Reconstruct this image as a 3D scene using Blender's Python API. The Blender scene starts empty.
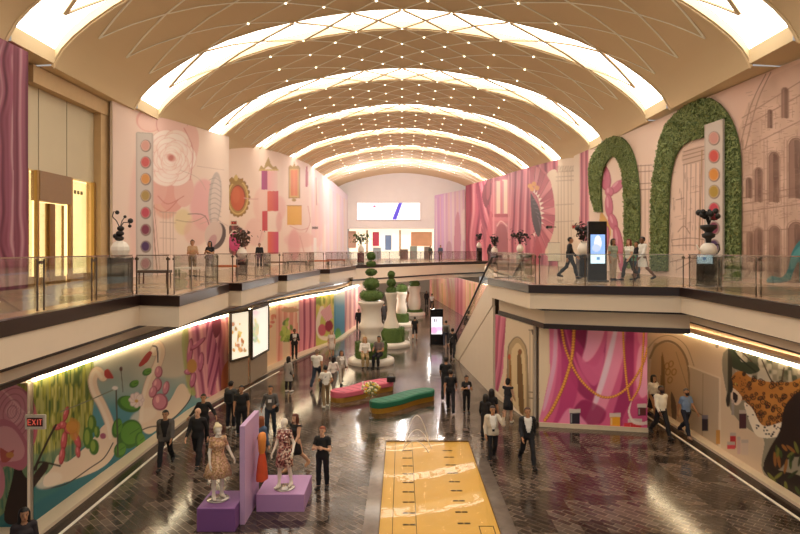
import bpy, math, random
import numpy as np
random.seed(7); rng = np.random.RandomState(5)
sc = bpy.context.scene
COL = sc.collection
PI = math.pi
# ------------------------------------------------------------------ camera geometry
EYE = 6.5; DK = 5.27; F = 600.0; CX = 402.0; CY = 250.0     # eye height, upper deck height, focal (px), vanishing point
def at(px, py, z=0.0):
    Y = F*(EYE-z)/(py-CY); return ((px-CX)*Y/F, Y)
def pxy(px, Y): return (px-CX)*Y/F
def zz(py, Y): return EYE-(py-CY)*Y/F
cam = bpy.data.cameras.new('camera'); co = bpy.data.objects.new('camera', cam); COL.objects.link(co)
co.location = (0, 0, EYE); co.rotation_euler = (PI/2, 0, 0)
cam.lens = 27.0; cam.sensor_width = 36.0; cam.shift_x = -2/800; cam.shift_y = -17/800; cam.clip_end = 400
sc.camera = co

# ------------------------------------------------------------------ colours and materials
def lin(h):
    h = h.lstrip('#'); v = [int(h[i:i+2], 16)/255 for i in (0, 2, 4)]
    return tuple(c/12.92 if c <= .04045 else ((c+.055)/1.055)**2.4 for c in v)
MATS = {}
def mat(hexcol, rough=.6, metal=0., var=.08, scale=8., coat=0., emit=0., spec=.5, name=None, bump=0.):
    key = (hexcol, rough, metal, var, scale, coat, emit, spec, bump)
    if key in MATS: return MATS[key]
    m = bpy.data.materials.new(name or 'finish_'+hexcol.strip('#')); m.use_nodes = True
    nt = m.node_tree; b = nt.nodes['Principled BSDF']; c = lin(hexcol)
    tc = nt.nodes.new('ShaderNodeTexCoord'); nz = nt.nodes.new('ShaderNodeTexNoise'); nz.inputs['Scale'].default_value = scale
    nz.inputs['Detail'].default_value = 3
    nt.links.new(tc.outputs['Object'], nz.inputs['Vector'])
    mx = nt.nodes.new('ShaderNodeMix'); mx.data_type = 'RGBA'
    mx.inputs[6].default_value = tuple(x*(1-var) for x in c)+(1,); mx.inputs[7].default_value = tuple(min(1, x*(1+var)) for x in c)+(1,)
    nt.links.new(nz.outputs['Fac'], mx.inputs[0]); nt.links.new(mx.outputs[2], b.inputs['Base Color'])
    b.inputs['Roughness'].default_value = rough; b.inputs['Metallic'].default_value = metal
    b.inputs['Coat Weight'].default_value = coat; b.inputs['Coat Roughness'].default_value = .08
    b.inputs['Specular IOR Level'].default_value = spec
    if emit:
        nt.links.new(mx.outputs[2], b.inputs['Emission Color']); b.inputs['Emission Strength'].default_value = emit
    if bump:
        bp = nt.nodes.new('ShaderNodeBump'); bp.inputs['Strength'].default_value = bump; bp.inputs['Distance'].default_value = .02
        nt.links.new(nz.outputs['Fac'], bp.inputs['Height']); nt.links.new(bp.outputs['Normal'], b.inputs['Normal'])
    MATS[key] = m; return m
def paint_mat(name, emit=0., rough=.55):
    m = bpy.data.materials.new(name); m.use_nodes = True; nt = m.node_tree; b = nt.nodes['Principled BSDF']
    a = nt.nodes.new('ShaderNodeAttribute'); a.attribute_name = 'print'
    nt.links.new(a.outputs['Color'], b.inputs['Base Color']); b.inputs['Roughness'].default_value = rough
    b.inputs['Specular IOR Level'].default_value = .3
    if emit:
        nt.links.new(a.outputs['Color'], b.inputs['Emission Color']); b.inputs['Emission Strength'].default_value = emit
    return m
PRINT = paint_mat('printed_vinyl')
def glass_mat(name, tint, refl=.12):
    m = bpy.data.materials.new(name); m.use_nodes = True; nt = m.node_tree; nt.nodes.clear()
    o = nt.nodes.new('ShaderNodeOutputMaterial'); t = nt.nodes.new('ShaderNodeBsdfTransparent'); g = nt.nodes.new('ShaderNodeBsdfGlossy')
    t.inputs[0].default_value = tint+(1,); g.inputs['Roughness'].default_value = .02
    fr = nt.nodes.new('ShaderNodeFresnel'); fr.inputs[0].default_value = 1.45
    mu = nt.nodes.new('ShaderNodeMath'); mu.operation = 'MULTIPLY_ADD'; mu.inputs[1].default_value = .4; mu.inputs[2].default_value = refl*.3
    mx = nt.nodes.new('ShaderNodeMixShader')
    nt.links.new(fr.outputs[0], mu.inputs[0]); nt.links.new(mu.outputs[0], mx.inputs[0]); nt.links.new(t.outputs[0], mx.inputs[1]); nt.links.new(g.outputs[0], mx.inputs[2])
    nt.links.new(mx.outputs[0], o.inputs[0]); return m
GLASS = glass_mat('clear_glass', (.965, .985, .97))

# ------------------------------------------------------------------ mesh building
class MB:
    def __init__(s): s.v = []; s.f = []; s.sm = []
    def add(s, vs, fs, smooth=False):
        n = len(s.v); s.v += [tuple(p) for p in vs]; s.f += [tuple(i+n for i in f) for f in fs]; s.sm += [smooth]*len(fs); return s
    def box(s, x0, y0, z0, x1, y1, z1):
        vs = [(x, y, z) for z in (z0, z1) for y in (y0, y1) for x in (x0, x1)]
        return s.add(vs, [(0,2,3,1),(4,5,7,6),(0,1,5,4),(1,3,7,5),(3,2,6,7),(2,0,4,6)])
    def rbox(s, x0, y0, z0, x1, y1, z1, r=.02):       # box with chamfered vertical and top edges
        pts = [(x0+r,y0),(x1-r,y0),(x1,y0+r),(x1,y1-r),(x1-r,y1),(x0+r,y1),(x0,y1-r),(x0,y0+r)]
        cx, cy = (x0+x1)/2, (y0+y1)/2
        ins = [(px+(r if px < cx else -r)*.7, py+(r if py < cy else -r)*.7) for px, py in pts]
        vs = [(a,b,z0) for a,b in pts]+[(a,b,z1-r) for a,b in pts]+[(a,b,z1) for a,b in ins]
        fs = [tuple(range(7,-1,-1)), tuple(range(16,24))]
        for k in (0, 8):
            for i in range(8): j = (i+1) % 8; fs.append((k+i, k+j, k+8+j, k+8+i))
        return s.add(vs, fs)
    def prism(s, pts, z0, z1, zt=None):
        n = len(pts); vs = [(a,b,z0) for a,b in pts]+[(a,b,z1) for a,b in pts]
        A = sum(pts[i][0]*pts[(i+1)%n][1]-pts[(i+1)%n][0]*pts[i][1] for i in range(n))
        fs = [tuple(range(n))[::-1], tuple(range(n,2*n))]+[(i,(i+1)%n,n+(i+1)%n,n+i) for i in range(n)]
        if A < 0: fs = [f[::-1] for f in fs]
        return s.add(vs, fs)
    def bar(s, a, b, w, h=None, up=(0,0,1)):          # square bar from a to b
        h = h or w; a = np.array(a, float); b = np.array(b, float); d = b-a; L = np.linalg.norm(d)
        if L < 1e-9: return s
        d /= L; u = np.array(up, float)
        if abs(d@u) > .99: u = np.array((0,1.,0))
        x = np.cross(d, u); x /= np.linalg.norm(x); y = np.cross(x, d)
        vs = [tuple(p+x*i*w/2+y*j*h/2) for p in (a, b) for i, j in ((-1,-1),(1,-1),(1,1),(-1,1))]
        return s.add(vs, [(3,2,1,0),(4,5,6,7),(0,1,5,4),(1,2,6,5),(2,3,7,6),(3,0,4,7)])
    def tube(s, pts, r, n=8, r1=None, caps=True):
        P = np.array(pts, float); m = len(P); R = np.linspace(r, r if r1 is None else r1, m) if np.isscalar(r) else np.array(r)
        T = np.gradient(P, axis=0) if m > 2 else np.array([P[1]-P[0]]*2)
        T /= np.linalg.norm(T, axis=1)[:,None]+1e-12
        u = np.array((0,0,1.)) if abs(T[0][2]) < .9 else np.array((1.,0,0)); vs = []
        for i in range(m):
            x = np.cross(T[i], u); x /= np.linalg.norm(x)+1e-12; y = np.cross(x, T[i]); u = y
            for k in range(n):
                a = 2*PI*k/n; vs.append(tuple(P[i]+R[i]*(math.cos(a)*x+math.sin(a)*y)))
        fs = [(i*n+k, i*n+(k+1)%n, (i+1)*n+(k+1)%n, (i+1)*n+k) for i in range(m-1) for k in range(n)]
        s.add(vs, fs, True)
        if caps: s.add(vs[:n], [tuple(range(n))[::-1]]); s.add(vs[-n:], [tuple(range(n))])
        return s
    def lathe(s, prof, n=20, c=(0,0,0), sx=1., sy=1., wob=0., k=0):
        vs = []; m = len(prof)
        for r, z in prof:
            for i in range(n):
                a = 2*PI*i/n; q = r*(1+wob*math.cos(k*a)) if k else r
                vs.append((c[0]+q*math.cos(a)*sx, c[1]+q*math.sin(a)*sy, c[2]+z))
        fs = [(j*n+i, j*n+(i+1)%n, (j+1)*n+(i+1)%n, (j+1)*n+i) for j in range(m-1) for i in range(n)]
        s.add(vs, fs, True)
        s.add(vs[:n], [tuple(range(n))[::-1]]); s.add(vs[-n:], [tuple(range(n))]); return s
    def ball(s, c, rx, ry=None, rz=None, n=12, m=8):
        ry = ry or rx; rz = rz or rx
        prof = [(max(1e-4, math.sin(PI*j/m)), -math.cos(PI*j/m)) for j in range(m+1)]; vs = []
        for r, z in prof:
            for i in range(n): a = 2*PI*i/n; vs.append((c[0]+rx*r*math.cos(a), c[1]+ry*r*math.sin(a), c[2]+rz*z))
        return s.add(vs, [(j*n+i, j*n+(i+1)%n, (j+1)*n+(i+1)%n, (j+1)*n+i) for j in range(m) for i in range(n)], True)
    def quad(s, *p): return s.add(p, [tuple(range(len(p)))])
    def mesh(s, name, m=None):
        me = bpy.data.meshes.new(name); me.from_pydata(s.v, [], s.f)
        me.polygons.foreach_set('use_smooth', s.sm); me.update()
        if m: me.materials.append(m)
        return me
def tag(o, label=None, cat=None, group=None, kind=None):
    if label: o['label'] = label
    if cat: o['category'] = cat
    if group: o['group'] = group
    if kind: o['kind'] = kind
    return o
def obj(name, mb, m, parent=None, **k):
    me = mb.mesh(name, m) if isinstance(mb, MB) else mb
    o = bpy.data.objects.new(name, me); COL.objects.link(o)
    if parent: o.parent = parent
    return tag(o, **k)
def thing(name, label, cat, loc=(0,0,0), rz=0., group=None):
    o = bpy.data.objects.new(name, None); COL.objects.link(o); o.location = loc; o.rotation_euler = (0,0,rz); o.empty_display_size = .2
    return tag(o, label, cat, group)
def struct(name, mb, m): return obj(name, mb, m, kind='structure')
def dup(root, loc, rz=0., label=None, scale=None):
    r = root.copy(); COL.objects.link(r); r.location = loc; r.rotation_euler = (0,0,rz)
    if label: r['label'] = label
    if scale: r.scale = (scale,)*3
    for ch in list(root.children):
        c = ch.copy(); COL.objects.link(c); c.parent = r
        for g in list(ch.children):
            d = g.copy(); COL.objects.link(d); d.parent = c
    return r
def offset(path, d):                                  # shift an open plan path sideways (left of travel is positive)
    P = [np.array(p, float) for p in path]; out = []
    for i, p in enumerate(P):
        ns = []
        for a, b in ((i-1, i), (i, i+1)):
            if a >= 0 and b < len(P):
                t = P[b]-P[a]; t /= np.linalg.norm(t); ns.append(np.array((-t[1], t[0])))
        n = sum(ns); L = np.linalg.norm(n); n = n/L if L > .3 else ns[0]
        out.append(tuple(p+n*d/max(.45, n@ns[0])))
    return out
def ribbon(path, z0, z1, th, d=0.):                   # vertical band of thickness th along a plan path
    a = offset(path, d); b = offset(path, d-th); mb = MB()
    for i in range(len(a)-1):
        vs = [(*a[i],z0),(*a[i+1],z0),(*b[i+1],z0),(*b[i],z0),(*a[i],z1),(*a[i+1],z1),(*b[i+1],z1),(*b[i],z1)]
        mb.add(vs, [(3,2,1,0),(4,5,6,7),(0,1,5,4),(1,2,6,5),(2,3,7,6),(3,0,4,7)])
    return mb

# ------------------------------------------------------------------ painter for the printed hoardings
class Canvas:
    S = 3
    def __init__(s, x0, y0, x1, y1, base):
        s.x0, s.y0 = x0, y0; s.w = int((x1-x0)*s.S); s.h = int((y1-y0)*s.S)
        s.a = np.ones((s.h, s.w, 3))*np.array(lin(base)); s.jx, s.jy = np.meshgrid(x0+(np.arange(s.w)+.5)/s.S, y0+(np.arange(s.h)+.5)/s.S)
        s.clip = None
    def smooth(s, pts, closed, n=6):
        P = np.array(pts, float); m = len(P); out = []
        rg = range(m if closed else m-1)
        for i in rg:
            if closed: p0, p1, p2, p3 = P[i-1], P[i], P[(i+1)%m], P[(i+2)%m]
            else: p0, p1, p2, p3 = P[max(0,i-1)], P[i], P[i+1], P[min(m-1,i+2)]
            for k in range(n):
                t = k/n; out.append(.5*((2*p1)+(-p0+p2)*t+(2*p0-5*p1+4*p2-p3)*t*t+(-p0+3*p1-3*p2+p3)*t**3))
        if not closed: out.append(P[-1])
        return np.array(out)
    def mask(s, pts, sm=True):
        P = s.smooth(pts, True) if sm else np.array(pts, float); m = np.zeros((s.h, s.w), bool)
        j0 = max(0, int((P[:,1].min()-s.y0)*s.S)); j1 = min(s.h, int((P[:,1].max()-s.y0)*s.S)+2)
        if j1 <= j0: return m.astype(float)
        X = s.jx[j0:j1]; Y = s.jy[j0:j1]; c = np.zeros(X.shape, bool)
        for i in range(len(P)):
            xa, ya = P[i-1]; xb, yb = P[i]
            if ya == yb: continue
            r = (Y[:,0] > min(ya,yb)) & (Y[:,0] <= max(ya,yb))
            if r.any():
                xi = xa+(Y[r][:,:1]-ya)/(yb-ya)*(xb-xa); c[r] ^= X[r] < xi
        m[j0:j1] = c; return m.astype(float)
    def blurm(s, m, k):
        for _ in range(int(k)):
            m = (m+np.roll(m,1,0)+np.roll(m,-1,0)+np.roll(m,1,1)+np.roll(m,-1,1))/5
        return m
    def put(s, m, col, a=1.):
        if s.clip is not None: m = m*s.clip
        c = np.array(lin(col)) if isinstance(col, str) else col
        k = (m*a)[:,:,None]; s.a = s.a*(1-k)+c*k; return s
    def poly(s, pts, col, a=1., sm=True, blur=0):
        m = s.mask(pts, sm)
        if blur: m = s.blurm(m, blur)
        return s.put(m, col, a)
    def rect(s, x0, y0, x1, y1, col, a=1.): return s.poly([(x0,y0),(x1,y0),(x1,y1),(x0,y1)], col, a, False)
    def ellm(s, x, y, rx, ry, rot=0.):
        c, q = math.cos(rot), math.sin(rot); u = (s.jx-x)*c+(s.jy-y)*q; v = -(s.jx-x)*q+(s.jy-y)*c
        return np.clip((1-np.sqrt((u/rx)**2+(v/ry)**2))*min(rx,ry)*s.S+.5, 0, 1)
    def ell(s, x, y, rx, ry, col, rot=0., a=1., blur=0):
        m = s.ellm(x, y, rx, ry, rot)
        if blur: m = s.blurm(m, blur)
        return s.put(m, col, a)
    def ring(s, x, y, rx, ry, w, col, rot=0., a=1.):
        return s.put(np.clip(s.ellm(x,y,rx,ry,rot)-s.ellm(x,y,max(.1,rx-w),max(.1,ry-w),rot),0,1), col, a)
    def line(s, pts, w, col, a=1., sm=True):
        P = s.smooth(pts, False, 4) if sm and len(pts) > 2 else np.array(pts, float)
        d = np.full((s.h, s.w), 1e9)
        for p, q in zip(P[:-1], P[1:]):
            i0 = max(0, int((min(p[0],q[0])-s.x0-w-1)*s.S)); i1 = int((max(p[0],q[0])-s.x0+w+1)*s.S)+1
            j0 = max(0, int((min(p[1],q[1])-s.y0-w-1)*s.S)); j1 = int((max(p[1],q[1])-s.y0+w+1)*s.S)+1
            if i1 <= 0 or j1 <= 0: continue
            X = s.jx[j0:j1,i0:i1]; Y = s.jy[j0:j1,i0:i1]
            if X.size == 0: continue
            e = q-p; t = np.clip(((X-p[0])*e[0]+(Y-p[1])*e[1])/(e@e+1e-9), 0, 1)
            d[j0:j1,i0:i1] = np.minimum(d[j0:j1,i0:i1], np.hypot(X-p[0]-t*e[0], Y-p[1]-t*e[1]))
        return s.put(np.clip((w/2-d)*s.S+.5, 0, 1), col, a)
    def vgrad(s, stops, m=None, horiz=False):
        q = s.jx if horiz else s.jy; ys = [p for p, _ in stops]; cs = np.array([lin(c) for _, c in stops])
        g = np.stack([np.interp(q, ys, cs[:,i]) for i in range(3)], 2)
        m = np.ones((s.h, s.w)) if m is None else m
        return s.put(m, g)
    def noise(s, sx, sy, seed=1):
        r = np.random.RandomState(seed); gx = s.jx/sx; gy = s.jy/sy; ix = np.floor(gx).astype(int); iy = np.floor(gy).astype(int)
        T = r.rand(64, 64); fx = gx-ix; fy = gy-iy; fx = fx*fx*(3-2*fx); fy = fy*fy*(3-2*fy)
        g = lambda a, b: T[b % 64, a % 64]
        return (g(ix,iy)*(1-fx)+g(ix+1,iy)*fx)*(1-fy)+(g(ix,iy+1)*(1-fx)+g(ix+1,iy+1)*fx)*fy
    def folds(s, pts, cols, per, skew=0., wob=1.5, seed=1, sm=False, slope=0.):      # printed drapery
        m = s.mask(pts, sm); n = s.noise(per*2.5, 30, seed)
        u = (s.jx+skew*(s.jy-s.y0)+slope*np.sin(s.jy*.05)+wob*per*.35*n)/per
        v = .5+.33*np.sin(2*PI*u)+.17*np.sin(4.3*PI*u+1.3+3*n); C = np.array([lin(c) for c in cols])
        k = np.linspace(0, 1, len(cols)); g = np.stack([np.interp(v, k, C[:,i]) for i in range(3)], 2)
        return s.put(m, g)
    def speckle(s, m, cols, sx, sy, seed=1, th=.5, a=1.):
        for i, c in enumerate(cols): s.put(m*np.clip((s.noise(sx, sy, seed+i)-th)*6, 0, 1), c, a)
        return s
    def sample(s, px, py, gain=1.):
        x = np.clip((px-s.x0)*s.S-.5, 0, s.w-1.001); y = np.clip((py-s.y0)*s.S-.5, 0, s.h-1.001)
        i = x.astype(int); j = y.astype(int); fx = (x-i)[:,None]; fy = (y-j)[:,None]; A = s.a
        i1 = np.minimum(i+1, s.w-1); j1 = np.minimum(j+1, s.h-1)
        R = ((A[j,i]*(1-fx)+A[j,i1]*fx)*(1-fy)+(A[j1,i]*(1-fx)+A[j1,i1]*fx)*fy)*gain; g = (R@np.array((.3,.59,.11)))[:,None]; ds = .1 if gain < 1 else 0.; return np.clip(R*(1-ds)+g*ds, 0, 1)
def grid_mesh(name, X, Y, Z, colours, m):
    r, c = X.shape; me = bpy.data.meshes.new(name); n = r*c
    me.vertices.add(n); me.vertices.foreach_set('co', np.stack([X,Y,Z],2).reshape(-1).astype(np.float32))
    idx = np.arange(n).reshape(r,c); q = np.stack([idx[:-1,:-1],idx[:-1,1:],idx[1:,1:],idx[1:,:-1]],2).reshape(-1)
    nf = (r-1)*(c-1); me.loops.add(nf*4); me.loops.foreach_set('vertex_index', q.astype(np.int32))
    me.polygons.add(nf); me.polygons.foreach_set('loop_start', np.arange(0,nf*4,4,dtype=np.int32)); me.polygons.foreach_set('loop_total', np.full(nf,4,dtype=np.int32))
    me.update(calc_edges=True); at_ = me.color_attributes.new('print','FLOAT_COLOR','POINT')
    at_.data.foreach_set('color', np.concatenate([colours, np.ones((n,1))],1).reshape(-1).astype(np.float32))
    me.materials.append(m); me.validate(); return me
def wall_print(name, A, B, z0, zA, zB, cv, m=None, px=None, step=.7, gain=1., back=.1):
    """hoarding from plan point A to B, floor z0, top zA..zB; carries the artwork painted on canvas cv"""
    k0 = A[0]/A[1]; k1 = B[0]/B[1]; n = max(8, int(abs(k1-k0)*F/step))
    k = np.linspace(k0, k1, n); dx, dy = B[0]-A[0], B[1]-A[1]
    t = np.clip((k*A[1]-A[0])/(dx-k*dy), 0, 1)
    hpx = max((zA-z0)*F/A[1], (zB-z0)*F/B[1]); r = max(6, int(hpx/step))
    w = np.linspace(0, 1, r)[:,None]; X = A[0]+t*dx+0*w; Y = A[1]+t*dy+0*w; Z = z0+(zA+(zB-zA)*t-z0)*w
    u = CX+F*X/Y; v = CY-F*(Z-EYE)/Y
    me = grid_mesh(name, X, Y, Z, cv.sample(u.ravel(), v.ravel(), gain), m or PRINT)
    return me
def hoarding(name, label, segs, z0, cv, side=1, gain=1., cat='mural', base='#d8c8b4', th=.12):
    """segs: plan points (X, Y, ztop); builds printed face(s) plus a solid core behind them"""
    root = thing(name, label, cat, (segs[0][0], segs[0][1], z0))
    for i in range(len(segs)-1):
        a, b = segs[i], segs[i+1]; me = wall_print('printed_face', a[:2], b[:2], z0, a[2], b[2], cv, gain=gain)
        o = obj('printed_face', me, None, root); o.location = (-segs[0][0], -segs[0][1], -z0); o.matrix_parent_inverse.identity()
    core = MB(); p = [s_[:2] for s_ in segs]; q = offset(p, side*th); p = offset(p, side*.015)
    for i in range(len(segs)-1):
        za, zb = segs[i][2], segs[i+1][2]
        vs = [(*p[i],z0),(*p[i+1],z0),(*q[i+1],z0),(*q[i],z0),(*p[i],za),(*p[i+1],zb),(*q[i+1],zb),(*q[i],za)]
        core.add(vs, [(3,2,1,0),(4,5,6,7),(0,1,5,4),(1,2,6,5),(2,3,7,6),(3,0,4,7)])
    core.v = [(x-segs[0][0], y-segs[0][1], z-z0) for x, y, z in core.v]
    obj('panel_core', core, mat(base, .7), root)
    return root
# ------------------------------------------------------------------ setting: floors, decks, walls, vault
LEFT = [(-6.62,.5),(-7.34,16.55),(-6.13,16.2),(-6.43,21.5),(-7.2,22.5),(-6.06,22.2),(-6.06,28.3),(-6.6,29.4),(-5.76,29.3),(-5.21,36.5),(-5.75,38.0),(-4.8,38.4),(-3.77,46.4),(-4.13,48.6)]
BRIDGE = [(-4.13,48.6),(3.83,60.5),(9.5,66.)]
RIGHT = [(8.15,.5),(9.27,19.7),(4.61,21.1),(3.95,26.2),(5.55,26.5),(5.75,37.5),(7.0,50.),(9.5,66.)]
YE = 85.
VP = [(0,10.92),(1.3,10.87),(2.5,10.74),(3.8,10.55),(5.1,10.28),(6.5,9.95),(7.9,9.5),(9.06,8.98),(10.0,8.42),(10.8,7.86),(11.35,7.4),(11.75,6.98),(11.98,6.6),(12.1,6.35)]
def vz(x): return EYE+float(np.interp(abs(x), [p[0] for p in VP], [p[1] for p in VP]))

def tile_floor():
    m = bpy.data.materials.new('dark_stone_tiles'); m.use_nodes = True; nt = m.node_tree; b = nt.nodes['Principled BSDF']; L = nt.links.new
    tc = nt.nodes.new('ShaderNodeTexCoord'); mp = nt.nodes.new('ShaderNodeMapping'); mp.inputs['Rotation'].default_value = (0,0,PI/4)
    L(tc.outputs['Object'], mp.inputs[0])
    bk = nt.nodes.new('ShaderNodeTexBrick'); bk.inputs['Scale'].default_value = 1.; bk.inputs['Brick Width'].default_value = .36; bk.inputs['Row Height'].default_value = .18
    bk.inputs['Mortar Size'].default_value = .008; bk.inputs['Bias'].default_value = -.1
    bk.inputs['Color1'].default_value = lin('#42352e')+(1,); bk.inputs['Color2'].default_value = lin('#6a5b50')+(1,); bk.inputs['Mortar'].default_value = lin('#8a7868')+(1,)
    L(mp.outputs[0], bk.inputs[0])
    # darker inlaid clusters of tiles, snapped to the tile grid
    sn = nt.nodes.new('ShaderNodeVectorMath'); sn.operation = 'SNAP'; sn.inputs[1].default_value = (.6,.3,1.)
    L(tc.outputs['Object'], sn.inputs[0])
    nz = nt.nodes.new('ShaderNodeTexNoise'); nz.inputs['Scale'].default_value = .8; nz.inputs['Detail'].default_value = 2.; L(sn.outputs[0], nz.inputs['Vector'])
    cr = nt.nodes.new('ShaderNodeMapRange'); cr.inputs[1].default_value = .5; cr.inputs[2].default_value = .54; L(nz.outputs['Fac'], cr.inputs[0])
    mx = nt.nodes.new('ShaderNodeMix'); mx.data_type = 'RGBA'; mx.blend_type = 'MULTIPLY'; L(cr.outputs[0], mx.inputs[0]); L(bk.outputs['Color'], mx.inputs[6]); mx.inputs[7].default_value = (.42,.4,.38,1)
    L(mx.outputs[2], b.inputs['Base Color'])
    n2 = nt.nodes.new('ShaderNodeTexNoise'); n2.inputs['Scale'].default_value = 2.2; n2.inputs['Detail'].default_value = 4.; L(tc.outputs['Object'], n2.inputs['Vector'])
    r2 = nt.nodes.new('ShaderNodeMapRange'); r2.inputs[3].default_value = .06; r2.inputs[4].default_value = .22; L(n2.outputs['Fac'], r2.inputs[0]); L(r2.outputs[0], b.inputs['Roughness'])
    bp = nt.nodes.new('ShaderNodeBump'); bp.inputs['Strength'].default_value = .22; bp.inputs['Distance'].default_value = .012
    ad = nt.nodes.new('ShaderNodeMath'); ad.operation = 'MULTIPLY_ADD'; ad.inputs[1].default_value = .5; L(n2.outputs['Fac'], ad.inputs[0]); L(bk.outputs['Fac'], ad.inputs[2])
    bp.invert = True; L(ad.outputs[0], bp.inputs['Height']); L(bp.outputs['Normal'], b.inputs['Normal'])
    b.inputs['Specular IOR Level'].default_value = .55
    return m
struct('floor', MB().quad((-16,.5,0),(16,.5,0),(16,96,0),(-16,96,0)), tile_floor())

# ledges and border along the lower walls
LW = [(-8.66,13.9),(-8.6,24.),(-8.1,28.3),(-7.35,33.2),(-6.4,37.8),(-4.75,43.),(-3.7,54.),(-3.7,90.)]       # lower left wall line
LEDGE_L = [(-8.2,10.),(-8.2,24.),(-7.6,28.3),(-6.95,32.2),(-5.6,38.4),(-4.3,43.5),(-3.3,54.),(-3.3,90.)]
cream = mat('#e2cdb0', .35, var=.05, scale=3); dark = mat('#2a1c16', .25, var=.2, scale=2)
mb = MB(); pts = [(-16,10.)]+LEDGE_L+[(-16,90.)]; mb.prism(pts, 0, .1); struct('trim_1', mb, cream)
mb = MB(); o1 = LEDGE_L; o2 = [(x+.42, y-.1) for x, y in LEDGE_L]
for i in range(4): mb.quad((*o1[i],.012),(*o2[i],.012),(*o2[i+1],.012),(*o1[i+1],.012))
struct('trim_2', mb, dark)
mb = MB()
for i in range(3): 
    a, b = o2[i], o2[i+1]; mb.prism([(a[0]-.07,a[1]),a,b,(b[0]-.07,b[1])], 0, .02)
white_line = mat('#fff2e0', .4, emit=.0)
struct('trim_3', mb, white_line)
RW = 10.3
mb = MB().prism([(9.98,1),(16,1),(16,40),(9.98,40)], 0, .1); struct('trim_4', mb, cream)
mb = MB().quad((9.62,1,.012),(9.98,1,.012),(9.98,40,.012),(9.62,40,.012)); struct('trim_5', mb, dark)
mb = MB().prism([(9.55,1),(9.62,1),(9.62,40),(9.55,40)], 0, .02); struct('trim_6', mb, white_line)

# upper decks: one slab, U shaped around the void
def deck_mat():
    m = bpy.data.materials.new('polished_beige_stone'); m.use_nodes = True; nt = m.node_tree; b = nt.nodes['Principled BSDF']; L = nt.links.new
    tc = nt.nodes.new('ShaderNodeTexCoord'); bk = nt.nodes.new('ShaderNodeTexBrick'); bk.offset = 0; L(tc.outputs['Object'], bk.inputs[0])
    bk.inputs['Scale'].default_value = 1; bk.inputs['Brick Width'].default_value = 1.2; bk.inputs['Row Height'].default_value = 1.2; bk.inputs['Mortar Size'].default_value = .006
    bk.inputs['Color1'].default_value = lin('#a58a6c')+(1,); bk.inputs['Color2'].default_value = lin('#b39878')+(1,); bk.inputs['Mortar'].default_value = lin('#7d6850')+(1,)
    L(bk.outputs[0], b.inputs['Base Color']); b.inputs['Roughness'].default_value = .22; return m
pl = [(-14,.5)]+LEFT+BRIDGE[1:]+RIGHT[::-1][1:]+[(14,.5),(14,YE+4),(-14,YE+4)]
inL = offset(LEFT, .1); 
struct('floor_upper', MB().prism(pl, DK-.1, DK), deck_mat())
cr2 = mat('#e9d6bd', .5, var=.03, scale=2); br = mat('#2b1a15', .3, var=.15, scale=2)
path = LEFT+BRIDGE[1:]+RIGHT[::-1][1:]
mb = ribbon(LEFT, DK-.27, DK+.01, .2, -.02); struct('trim_7', mb, br)
struct('trim_8', ribbon(LEFT, 4.45, DK-.2, .25, .06), cr2)
struct('trim_9', ribbon(BRIDGE, DK-.27, DK+.01, .2, -.02), br)
struct('trim_10', ribbon(BRIDGE, 4.12, DK-.2, .3, .1), cr2)
struct('trim_11', ribbon(BRIDGE, 3.98, 4.12, .3, .13), br)
struct('trim_12', ribbon(BRIDGE, 3.62, 3.98, .3, .2), cr2)
RR = RIGHT[::-1]
struct('trim_13', ribbon(RIGHT[:4], DK-.27, DK+.01, .2, .22), br)
struct('trim_14', ribbon(RIGHT, 4.45, DK-.2, .25, .2-.06), cr2)
# left bulkhead under the facets: dark strip, cream band, thin dark seam line
BK = [(-6.95,.5),(-7.55,16.55),(-7.5,22.3),(-6.9,29.),(-6.1,36.5),(-4.9,43.),(-4.2,48.6)]
struct('trim_15', ribbon(BK, 4.3, 4.5, .15, 0), br)
BK2 = offset(BK, .22); struct('trim_16', ribbon(BK2, 4.0, 4.5, .15, 0), cr2)
struct('trim_17', ribbon(BK2, 3.93, 4.02, .2, -.02), br)
# right bulkhead
BR = [(8.35,.5),(9.5,20.),(5.0,21.45),(4.12,26.3)]
struct('trim_18', ribbon(BR, 4.34, 4.46, .15, 0), br)
BR2 = offset(BR, -.14); struct('trim_19', ribbon(BR2[:2], 4.1, 4.5, .15, 0), cr2); struct('trim_24', ribbon(BR2[1:], 3.84, 4.5, .15, 0), cr2)
struct('trim_20', ribbon([BR2[0],(9.72,20.2)], 4.05, 4.11, .2, .04), br); struct('trim_23', ribbon(BR2[1:], 3.68, 3.86, .25, .05), br)
# lower ceilings
lc = mat('#d8c2a4', .7, var=.04)
struct('ceiling_lower_left', MB().prism([(-16,.5)]+[(x-.1,y) for x,y in BK2]+[(-16,48.6)], 4.02, 4.1), lc)
struct('ceiling_lower_right', MB().prism([(16,.5)]+[(x+.12,y) for x,y in BR2]+[(5.6,26.4),(5.8,37.5),(7.6,50),(16,50)], 4.11, 4.18), lc)
struct('ceiling_lower_bridge', MB().prism([(-16,48.9),(-4.2,48.9),(3.8,60.8),(9.6,66.3),(16,66.3),(16,96),(-16,96)], 3.62, 3.74), lc)

# side walls of the two levels (behind the hoardings) and the far end
wl = mat('#e4cfba', .75, var=.03, scale=1.5)
struct('wall_left', MB().box(-14.3,.5,DK,-14.0,26.,12.75), wl)
struct('wall_right', MB().box(13.75,.5,DK,14.,14.2,12.75), wl)
struct('wall_lower_left', ribbon([(-16,13.97)]+[(x-.1,y+.1) for x,y in LW], 0, 4.03, .2, .25), wl)
struct('wall_lower_right', MB().box(RW+.16, .5, 0, RW+.4, 46, 4.12), wl)
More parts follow.
